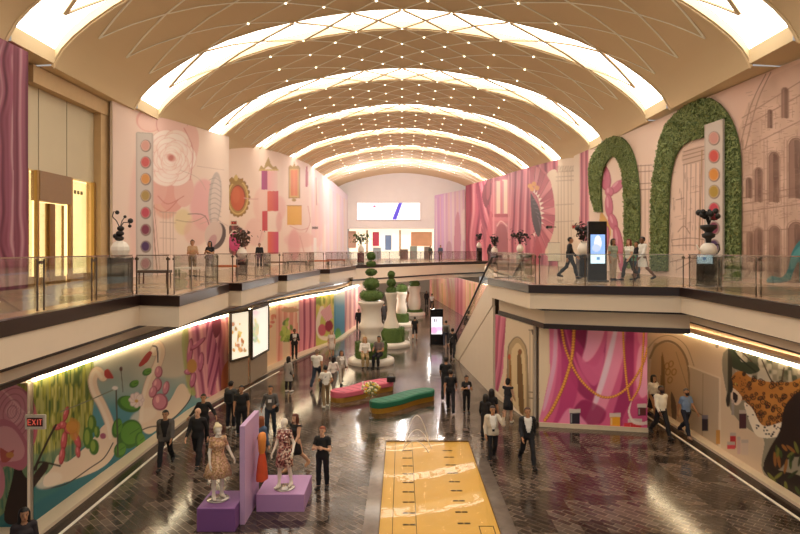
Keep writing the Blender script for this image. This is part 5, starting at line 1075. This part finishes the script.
    best = np.full(len(P),9.); part = np.zeros(len(P),int); tt = np.zeros(len(P)); nm = [p[0] for p in pr]
    for i, p in enumerate(pr):
        d, t = cap_d(P, *p[1:7]); m = d < best; best[m] = d[m]; part[m] = i; tt[m] = t[m]
    names = np.array(nm)[part]; side_ = np.array([np.sign(p[1][0]+p[2][0]) for p in pr])[part]; S = H/(hc[2]+.118)
    BP, BQ = [P], [Q]; off = len(P)
    for s, wr, d2, el in hands:
        zc = -d2; xin = np.array((-s,0,0.))-((np.array((-s,0,0.))@zc)*zc); 
        if np.linalg.norm(xin) < .3: xin = np.array((0,0,1.))-zc[2]*zc
        xin /= np.linalg.norm(xin); yc = np.cross(zc, xin); hp = HP.copy(); q = HQ
        if yc[1] < 0: yc = -yc; 
        M = np.stack([xin, yc, zc], 1)
        if np.linalg.det(M) < 0: q = HQ[:,::-1]
        BP.append(hp@M.T+wr-d2*.005); BQ.append(q+off); off += len(hp)
    root = thing(name, label, cat, (x,y,z0), rz, group)
    sm = skin_m or mat(SKINS[skin], .55, var=.06); o = bpy.data.objects.new('body', np_mesh('body', np.concatenate(BP)*S, np.concatenate(BQ), sm)); COL.objects.link(o); o.parent = root
    PS = P*S
    def shell(nm_, keep, d, col, rough=.75):
        me = sub_mesh(nm_, PS, Q, N, keep, d*S if np.isscalar(d) else d*S, mat(col, rough, var=.14, scale=9) if isinstance(col,str) else col)
        if me: o = bpy.data.objects.new(nm_, me); COL.objects.link(o); o.parent = root; return o
    isin = lambda *a: np.isin(names, a); z = P[:,2]; waist = zp+.1
    # lower garment
    kind, col = bottom
    legm = isin('thigh','shin','pelvis') | (isin('torso') & (z < waist+.02)) | (isin('foot') & (z > .1))
    if kind in ('trousers','leggings','jeans'): shell(kind, legm & ~(isin('shin') & (z < .07)), .008+(.012 if kind != 'leggings' else 0)*np.clip((zp-z)/zp,0,1), col)
    elif kind == 'shorts': shell('shorts', legm & (z > zp*.5), .016, col)
    elif kind == 'skirt':
        sk = MB(); n = 28; pf = []
        for q in np.linspace(0,1,7): pf.append((.135+.07*q**1.2, waist-q*(waist-zp*.52)))
        sk.lathe([(r*S,zq*S) for r,zq in pf], n, sx=1.12, wob=.03, k=7); obj('skirt', sk, mat(col,.75,var=.2), root)
    if bottom[0] != 'none': [shell('shoe', (isin('foot') | (z < .075)) & (side_ == s), .007, shoe, .4) for s in (-1,1)]
    # upper garment
    kind, col = top[0], top[1]; tor = isin('torso') & (z > waist-.06) | (isin('pelvis') & (z > zp+.0)) | (isin('neck') & (z < shz+.03))
    sl = {'tee':isin('uarm') & (tt < .62), 'blouse':isin('uarm','farm') & ~(isin('farm') & (tt > .9)), 'sleeveless':isin('uarm') & (tt < .06)}
    long_ = isin('uarm') | (isin('farm') & (tt < .93))
    if kind == 'tee': shell('shirt', tor | sl['tee'], .012, col)
    elif kind in ('shirt','sweater','blouse'): shell(kind, tor | long_, .013, col)
    elif kind == 'jacket':
        shell('shirt', tor & (P[:,1] < .02), .008, top[2]); fr = (P[:,1] < .0) & (np.abs(P[:,0]) < .028+.07*np.clip((z-waist)/.3,0,1)) & (z > waist-.05)
        shell('jacket', (tor | long_ | (isin('pelvis','thigh') & (z > zp-.09))) & ~fr, .022, col)
    elif kind == 'coat':
        shell('coat', tor | long_, .016, col); cb = MB(); cb.lathe([(r*S,q*S) for r,q in ((.132,waist+.02),(.145,zp),(.165,zp*.8),(.185,zp*.6))], 26, sx=1.2, wob=.02, k=5); obj('coat_skirt', cb, mat(col,.75,var=.1), root)
    elif kind == 'dress':
        shell('bodice', (tor & (z < shz+.03)) | sl['sleeveless' if len(top) < 4 else 'tee'] , .012, col); cb = MB(); fl_ = top[2]
        cb.lathe([(r*S,q*S) for r,q in ((.118,waist+.06),(.135,waist-.02),(.15+.3*fl_*.25,zp-.05),(.16+.3*fl_*.6,zp*.8),(.165+.3*fl_,zp*.58),(.15+.3*fl_,zp*.575))], 36, sx=1.1, wob=.05 if fl_ > .1 else .02, k=9); obj('dress_skirt', cb, mat(col,.7,var=.3,scale=16) if isinstance(col,str) else col, root)
    # hair
    hd = isin('head','ear','nose'); r_ = P-hc; hk, hcx = hair
    if hk in ('short','long','bob','bun','cap'):
        lim = np.where(r_[:,1] < -.035, .062, np.where(r_[:,1] < .02, .03, -.06)); shell('hair' if hk != 'cap' else 'cap', (hd | isin('neck')) & (r_[:,2] > lim), .014 if hk == 'short' else .022, hcx, .6)
    if hk in ('long','bob','bun'):
        L = {'long':.3,'bob':.15,'bun':.06}[hk]; hp_ = [('h',tuple(hc+(0,.03,.03)),tuple(hc+(0,.055,-.04)),.092,.085,1,.9),('h',tuple(hc+(0,.055,-.04)),tuple(hc+(0,.075,-.04-L)),.085,.06,1.15,.7)]
        if hk != 'bun': hp_ += [('h',tuple(hc+(s*.075,.0,.02)),tuple(hc+(s*.09,.0,-.04-L*.7)),.035,.028,1,1) for s in (-1,1)]
        else: hp_ = hp_[:1]+[('h',tuple(hc+(0,.07,.1)),tuple(hc+(0,.085,.11)),.052,.05,1,1)]
        a_, b_ = field(hp_, .016, .03); o = bpy.data.objects.new('hair', np_mesh('hair', a_*S, b_, mat(hcx,.6,var=.2))); COL.objects.link(o); o.parent = root
    if face and hk != 'none':
        e = MB(); 
        for s in (-1,1): e.ball((hc+(s*.033,-.098,.012))*S,.011,.008,.008,8,6)
        obj('eyes', e, mat('#1c120e',.3), root); br_ = MB()
        for s in (-1,1): br_.bar((hc+(s*.018,-.105,.034))*S,(hc+(s*.05,-.096,.036))*S,.006,.007)
        obj('eyebrows', br_, mat(hcx if hk not in ('bald','cap') else '#4a342a',.7), root); obj('mouth', MB().ball((hc+(0,-.102,-.058))*S,.022,.006,.007,8,6), mat('#8c4a40',.5), root)
    if mask: shell('face_mask', isin('head','nose') & (r_[:,1] < -.03) & (r_[:,2] < .0), .01, mask)
    for e in (extra or []):
        if e[0] == 'bag':           # shoulder bag at the hip
            b = MB().rbox(.17*S,-.1,(zp-.08)*S,.27*S,.14,(zp+.16)*S,.03); obj('shoulder_bag', b, mat(e[1],.6), root); obj('bag_strap', MB().tube([np.array((.2,0,zp+.16))*S,np.array((.05,-.13,zp+.34))*S,np.array((-.1,-.05,shz+.04))*S,np.array((0,.12,zp+.35))*S,np.array((.2,.06,zp+.16))*S],.012,6), mat(e[1],.6), root)
        if e[0] == 'phone': w0 = J['wrist%d' % e[2]]*S+J['hdir%d' % e[2]]*.1; obj('phone', MB().rbox(w0[0]-.04,w0[1]-.012,w0[2]-.05,w0[0]+.04,w0[1]+.0,w0[2]+.1,.008), mat(e[1],.3), root)
        if e[0] == 'print': obj('shirt_print', MB().box(-.06,(-.14)*S,(zp+.26)*S,.06,-.128*S,(zp+.36)*S), mat(e[1],.6), root)
        if e[0] == 'pack': obj('backpack', MB().rbox(-.15,.11*S,(zp+.08)*S,.15,.27*S,(zp+.44)*S,.05), mat(e[1],.7), root)
    return root, J, S
LABELS = []
def person(px, py, face, label, z=0., **k):
    """px, py: column and foot row in the photograph; face: heading in degrees, 0 looks at the camera"""
    x, y = at(px, py, z)
    return figure('person', 'person', label, x, y, z+.012 if z else .004, math.radians(face), vox=k.pop('vox', .017 if y < 32 else .024), **k)
T, B_ = 'tee', 'trousers'
# lower floor, left
person(165.5,468,8,'person in a grey blazer and black trousers walking beside the white swan wall',H=1.72,pose='walk',skin='tan',top=('jacket','#5a534e','#171316'),bottom=(B_,'#18161a'))
person(198,466,-4,'bald person in black walking just left of the gold dressed mannequin',H=1.74,pose='walk2',skin='fair',top=('shirt','#1a1719'),bottom=(B_,'#171519'),hair=('bald','#888888'),build=1.06)
person(203.5,446,6,'person in a black sweater with bent elbows behind the bald person',H=1.72,pose='hips',skin='tan',top=('sweater','#171517'),bottom=(B_,'#1a181c'),hair=('short','#33241a'))
person(231,429,165,'person in a black vest over grey sleeves seen from behind near the pink drapes',H=1.74,pose='stand',skin='tan',top=('sweater','#4c4a48'),bottom=('jeans','#1c1e28'),shoe='#e8e0d4',extra=[('pack','#171417')])
person(241.5,436,8,'person in a black tee standing right behind the lilac display panel',H=1.76,pose='stand',skin='tan',top=(T,'#171516'),bottom=(B_,'#16151a'),build=1.05)
person(270.5,437,2,'person in a grey top with a white chest print and blue jeans',H=1.78,pose='bent',skin='tan',top=('sweater','#5c5652'),bottom=('jeans','#26303e'),extra=[('print','#e8e2dc'),('bag','#241d1a')])
person(261,474,150,'person with long red hair in a blue denim jacket beside the display panel',H=1.66,pose='stand',skin='fair',top=('sweater','#4a5e78'),bottom=('jeans','#2a2c38'),hair=('long','#8c4a24'))
person(295.5,470.5,-35,'person with long auburn hair in a black dress behind the floral mannequin',H=1.66,pose='walk',skin='fair',top=('dress','#1a1518',.06),bottom=('bare','#000000'),hair=('long','#5c2a1a'),shoe='#b8845c')
person(322.5,489,-12,'person with ginger hair in a black tee, hands together, right of the lilac podium',H=1.7,pose='chest',skin='fair',top=(T,'#151314'),bottom=(B_,'#141318'),hair=('short','#8a4424'))
person(24,597,40,'dark haired person at the bottom left corner below the pink bloom print',H=1.66,pose='stand',skin='tan',top=('blouse','#2a2226'),hair=('long','#17110f'))
person(317,387,168,'person in a white tee and blue jeans walking away left of the pink bench',H=1.78,pose='walk',skin='tan',top=(T,'#ece4d8'),bottom=('jeans','#27303f'),hair=('short','#8c7058'),shoe='#221c1a',build=1.18)
person(325.5,407,-160,'person in a white tee and khaki trousers with a crossbody strap',H=1.72,pose='bent',skin='tan',top=(T,'#eee6da'),bottom=(B_,'#8c7252'),shoe='#f0ece4',extra=[('bag','#2a2220')])
person(333.5,391,170,'dark haired person in a white blouse between the two people in white tees',H=1.6,pose='walk2',skin='tan',top=('blouse','#e8dcd0'),bottom=(B_,'#6c625a'),hair=('bob','#17110f'))
person(341.5,384.5,20,'person in a grey jacket with a dark bag near the pink bench',H=1.64,pose='walk',skin='tan',top=('jacket','#b8aca0','#ece4da'),bottom=(B_,'#cabca8'),hair=('bob','#3a2a20'),extra=[('bag','#3c302a')])
person(331.5,358,10,'person in a long white dress with a red pattern by the curved ledge',H=1.68,pose='stand',skin='fair',top=('dress','#e8d4c8',.12,1),bottom=('bare','#000000'),hair=('bob','#b08a5c'))
person(288.5,392,150,'dark haired person in a light grey sweater and black leggings seen from behind',H=1.62,pose='stand',skin='tan',top=('coat','#a89e94'),bottom=('leggings','#17151a'),hair=('bob','#17110f'),shoe='#e8e0d8')
x_, y_ = at(294.5,359,.1); figure('person','person','person in a dark suit and white shirt standing on the ledge beside the lightboxes',x_,y_,.104,math.radians(15),H=1.76,pose='chest',skin='brown',top=('jacket','#1a1a22','#e8e2da'),bottom=(B_,'#17171f'),vox=.024)
# lower floor, middle
UX, UY = -1.78, 34.6
figure('person','person','blonde person in a white top and khaki trousers sitting on the first urn base',UX-.28,UY-1.3,.004,math.radians(6),H=1.68,pose='sit',skin='fair',top=('blouse','#ece2d6'),bottom=(B_,'#b09468'),hair=('long','#b88a54'),vox=.02)
figure('person','person','dark haired person in black trousers sitting on the first urn base',UX+.5,UY-1.28,.004,math.radians(-18),H=1.72,pose='sit',skin='tan',top=(T,'#6a5c58'),bottom=(B_,'#17151a'),hair=('short','#17110f'),vox=.02)
person(358.5,331,0,'person in black standing behind the left side of the first white urn',H=1.76,top=('sweater','#17151a'),pose='stand')
person(384,322,170,'person in a dark coat partly hidden between the two nearest urns',H=1.74,top=('coat','#2a2628'),pose='stand')
person(414.8,340,175,'person in black with bare calves walking away right of the second urn',H=1.68,pose='walk',top=(T,'#1c181a'),bottom=('shorts','#1f1b1e'),skin='tan')
person(426.5,306,0,'far person in dark clothes at the top of the row of urns',H=1.74,top=('shirt','#2c2426'),pose='walk')
person(432,309.5,170,'far person in a white shirt just above the lower kiosk',H=1.72,top=(T,'#ece4da'),bottom=(B_,'#2a2420'),pose='walk')
person(408,306.5,8,'far person in a long peach dress beside the farthest urn',H=1.72,top=('dress','#d8a07c',.02),bottom=('bare','#000000'),hair=('long','#6a4630'),pose='stand')
person(446,346,175,'person in a grey shirt and jeans walking away beside the lower kiosk',H=1.72,pose='walk',top=('shirt','#8c8680'),bottom=('jeans','#3a3c48'),extra=[('pack','#4c4640')])
person(452.5,358,170,'person in black trousers with a pale bag at the foot of the escalator',H=1.78,pose='walk2',top=('shirt','#2a2628'),bottom=(B_,'#19171b'),extra=[('bag','#d8d0c4')])
q = d3*.2; figure('person','person','person in a dark shirt riding low on the escalator',A0[0]+q[0]+.55,A0[1]+q[1],q[2]+.17,PI,H=1.74,pose='stand',top=('shirt','#2c2a34'),bottom=(B_,'#1c1a20'),vox=.024)
person(446,399,172,'person in a black tee walking away behind another person right of the green bench',H=1.82,pose='walk',top=(T,'#141214'),bottom=(B_,'#141318'),build=1.08)
person(450.5,412.5,175,'nearer of two people in black walking away right of the green bench',H=1.72,pose='walk2',top=(T,'#161315'),bottom=(B_,'#15131a'))
person(466.5,413.5,5,'short person in black holding a pale phone right of the green bench',H=1.5,pose='chest',top=(T,'#161316'),bottom=('leggings','#151318'),hair=('bun','#2a1a14'),extra=[('phone','#d8c8e0',1)])
person(491.5,437,160,'dark haired person in black directly behind the cream blazer',H=1.66,pose='stand',top=(T,'#1c1718'),hair=('long','#1f1511'))
person(485.5,440,150,'shorter dark haired person in black half hidden behind the cream blazer',H=1.56,pose='stand',top=('shirt','#171417'),hair=('bob','#1a120f'))
person(492.5,462,6,'person in a cream blazer raising a hand to the face beside the pool',H=1.72,pose='ear',skin='tan',top=('jacket','#cfc2ae','#f4eee6'),bottom=(B_,'#17161c'),hair=('short','#3a2a22'),shoe='#3c2a22')
person(527.5,466,4,'person in a black suit and open white shirt walking right of the pool',H=1.76,pose='walk2',skin='tan',top=('jacket','#17151a','#f2ece4'),bottom=(B_,'#16151a'),hair=('short','#5a3a2a'))
person(508,423,150,'person in a dark sleeveless dress reaching up by the arched niche wall',H=1.66,pose='reach',skin='fair',top=('dress','#232126',.05),bottom=('bare','#000000'),hair=('bun','#1f1511'),shoe='#e8dccc')
# lower floor, right
person(661,437,10,'person in a white shirt, black trousers and a dark mask by the right lower wall',H=1.78,pose='walk2',skin='brown',top=('shirt','#f0e6d4'),bottom=(B_,'#17151a'),mask='#17151a')
person(686,437,15,'person in a blue shirt and navy cropped trousers beside the grey wall door print',H=1.68,pose='walk',skin='tan',top=(T,'#7c92b4'),bottom=('trousers','#1d2030'),hair=('short','#5c5048'),mask='#2a2a30',shoe='#b08a6c')
person(653.5,419.5,20,'person in a white blouse and black skirt emerging behind the magenta drape box',H=1.7,pose='walk',skin='tan',top=('blouse','#ece4d8'),bottom=('skirt','#17151a'),hair=('long','#17110f'))
# upper deck
U = DK
person(570,279,78,'person in a dark suit walking left on the upper right deck',z=U,H=1.76,pose='walk',skin='tan',top=('jacket','#1d1a1e','#d8ccc0'),bottom=(B_,'#1b191d'))
person(613,281,20,'person in a pale green top and light trousers just right of the blue screen kiosk',z=U,H=1.66,pose='stand',top=(T,'#a8b09a'),bottom=(B_,'#c0a890'),hair=('bob','#3a2a20'))
person(629,281,-60,'red haired person in a white top with a green bag on the upper right deck',z=U,H=1.64,pose='walk',skin='fair',top=(T,'#ece6d8'),bottom=(B_,'#2c2824'),hair=('bob','#7c3a28'),extra=[('bag','#5c8c64')])
person(636.5,276,-70,'person in black between the red haired person and the white tunic',z=U,H=1.62,pose='stand',top=('shirt','#1c191b'),bottom=('jeans','#3c4c58'))
person(642.5,281,-78,'person in a long white tunic with bare legs walking on the upper right deck',z=U,H=1.74,pose='walk',skin='brown',top=('coat','#efe9e0'),bottom=('bare','#000000'),hair=('short','#17110f'))
person(192.5,277.5,30,'person in a tan top at the railing before the rose print',z=U,H=1.66,pose='chest',top=(T,'#b89470'),bottom=(B_,'#8c7458'),hair=('bun','#5a3a28'))
person(210,276.5,-10,'dark haired person in a black top before the grey oval print',z=U,H=1.62,pose='chest',top=(T,'#17151a'),bottom=(B_,'#3a4038'),hair=('long','#17110f'))
person(259.5,269,10,'person in black below the gilt crown print on the left deck',z=U,H=1.66,pose='stand',top=('sweater','#19171a'),bottom=(B_,'#17151a'),hair=('short','#17110f'))
person(430.5,261,20,'far person in dark green behind the bridge railing',z=U,H=1.7,pose='stand',top=('shirt','#3c4a40'),bottom=(B_,'#2c302c'))
person(440.5,261.4,0,'far person in a blue shirt behind the bridge railing',z=U,H=1.74,pose='stand',top=('shirt','#4c5a70'),bottom=(B_,'#2c2e38'))
person(490,264.5,170,'person in maroon and black beside the black flowered pedestals on the far right deck',z=U,H=1.72,pose='stand',top=('shirt','#3a1a24'),bottom=(B_,'#1d171b'),hair=('bob','#2a1216'))
# mannequins
WM = mat('#efe2d0', .3, var=.02, coat=.3)
def mannequin(label, x, y, z, rz, pose, col, fl, hair):
    r, J, S = figure('mannequin','mannequin',label,x,y,z+.026,rz,H=1.76,pose=pose,skin_m=WM,top=('dress',col,fl,1),bottom=('none','#000000'),hair=hair,face=False,vox=.014,build=.86)
    obj('base_plate', MB().lathe([(.26,-.022),(.27,-.015),(.26,-.002),(.02,-.002)],28), mat('#b8b0a8',.15,.6), r); return r
def pattern(name, cols, scale):
    m = bpy.data.materials.new(name); m.use_nodes = True; nt = m.node_tree; b = nt.nodes['Principled BSDF']; tc = nt.nodes.new('ShaderNodeTexCoord'); v = nt.nodes.new('ShaderNodeTexVoronoi'); v.inputs['Scale'].default_value = scale
    cr = nt.nodes.new('ShaderNodeValToRGB'); cr.color_ramp.interpolation = 'CONSTANT'; sep = nt.nodes.new('ShaderNodeSeparateColor')
    nt.links.new(tc.outputs['Object'], v.inputs['Vector']); nt.links.new(v.outputs['Color'], sep.inputs[0]); nt.links.new(sep.outputs[0], cr.inputs[0])
    while len(cr.color_ramp.elements) < len(cols): cr.color_ramp.elements.new(.5)
    for i, c_ in enumerate(cols): cr.color_ramp.elements[i].position = i/len(cols); cr.color_ramp.elements[i].color = lin(c_)+(1,)
    nt.links.new(cr.outputs[0], b.inputs['Base Color']); b.inputs['Roughness'].default_value = .7; return m
mannequin('white mannequin in a ruffled gold dress on the dark purple podium', at(218,499,.53)[0], at(218,499,.53)[1], .53, math.radians(35), 'mann', pattern('gold_print', ['#c8a070','#a87c50','#e0bc94','#b88a64','#d8a890'], 34), .42, ('bun','#d8c49a'))
mannequin('white mannequin in a floral red and cream dress on the lilac podium', at(284.5,488,.43)[0], at(284.5,488,.43)[1], .43, math.radians(-20), 'mann2', pattern('floral_print', ['#6c2a30','#d8b49c','#a05a50','#efd8c4','#5a3430','#c89080'], 26), .12, ('none','#000000'))
# dress form fixed to the lilac panel
dr = thing('hanging_dress', 'orange top and red orange skirt displayed on the right face of the lilac panel', 'dress', (-3.5,15.0,.75))
obj('dress_top', MB().lathe([(.1,.66),(.14,.74),(.15,.88),(.17,1.02),(.15,1.14),(.08,1.18)],20,sx=.6,sy=1.1), mat('#e08a3c',.7,var=.12), dr)
obj('dress_skirt', MB().lathe([(.24,.04),(.22,.2),(.19,.4),(.15,.56),(.11,.68)],24,sx=.6,sy=1.1,wob=.05,k=6), mat('#cc4c24',.7,var=.15), dr)
obj('wall_bracket', MB().box(-.12,-.03,1.02,-.03,.03,1.08), steel, dr)
# ------------------------------------------------------------------ light
w = bpy.data.worlds.new('world'); sc.world = w; w.use_nodes = True
w.node_tree.nodes['Background'].inputs[0].default_value = (1.,.94,.88,1); w.node_tree.nodes['Background'].inputs[1].default_value = .42
def area(name, loc, rot, sx, sy, power, col=(1,.86,.68)):
    l = bpy.data.lights.new(name, 'AREA'); l.shape = 'RECTANGLE'; l.size = sx; l.size_y = sy; l.energy = power; l.color = col
    o = bpy.data.objects.new(name, l); COL.objects.link(o); o.location = loc; o.rotation_euler = rot; return o
def point(loc, power, col=(1,.95,.89), r=.3):
    l = bpy.data.lights.new('fill_light', 'POINT'); l.energy = power; l.color = col; l.shadow_soft_size = r
    o = bpy.data.objects.new('fill_light', l); COL.objects.link(o); o.location = loc
for x in (-5,0,5): point((x,74,15.5), 650, (1,.97,.97))  # added fill without fixtures, lifts the far end wall
for x, y in ((-1,62),(1,72),(0,84),(-2,52),(2.5,50)): point((x,y,3.3), 260)  # added fill, no fixtures here, brightens the lower level around the bridge
vs = sc.view_settings
sc.display_settings.display_device = 'sRGB'
vs.view_transform = 'Standard'; vs.look = 'None'; vs.gamma = 1.; vs.exposure = 0.; vs.use_curve_mapping = False
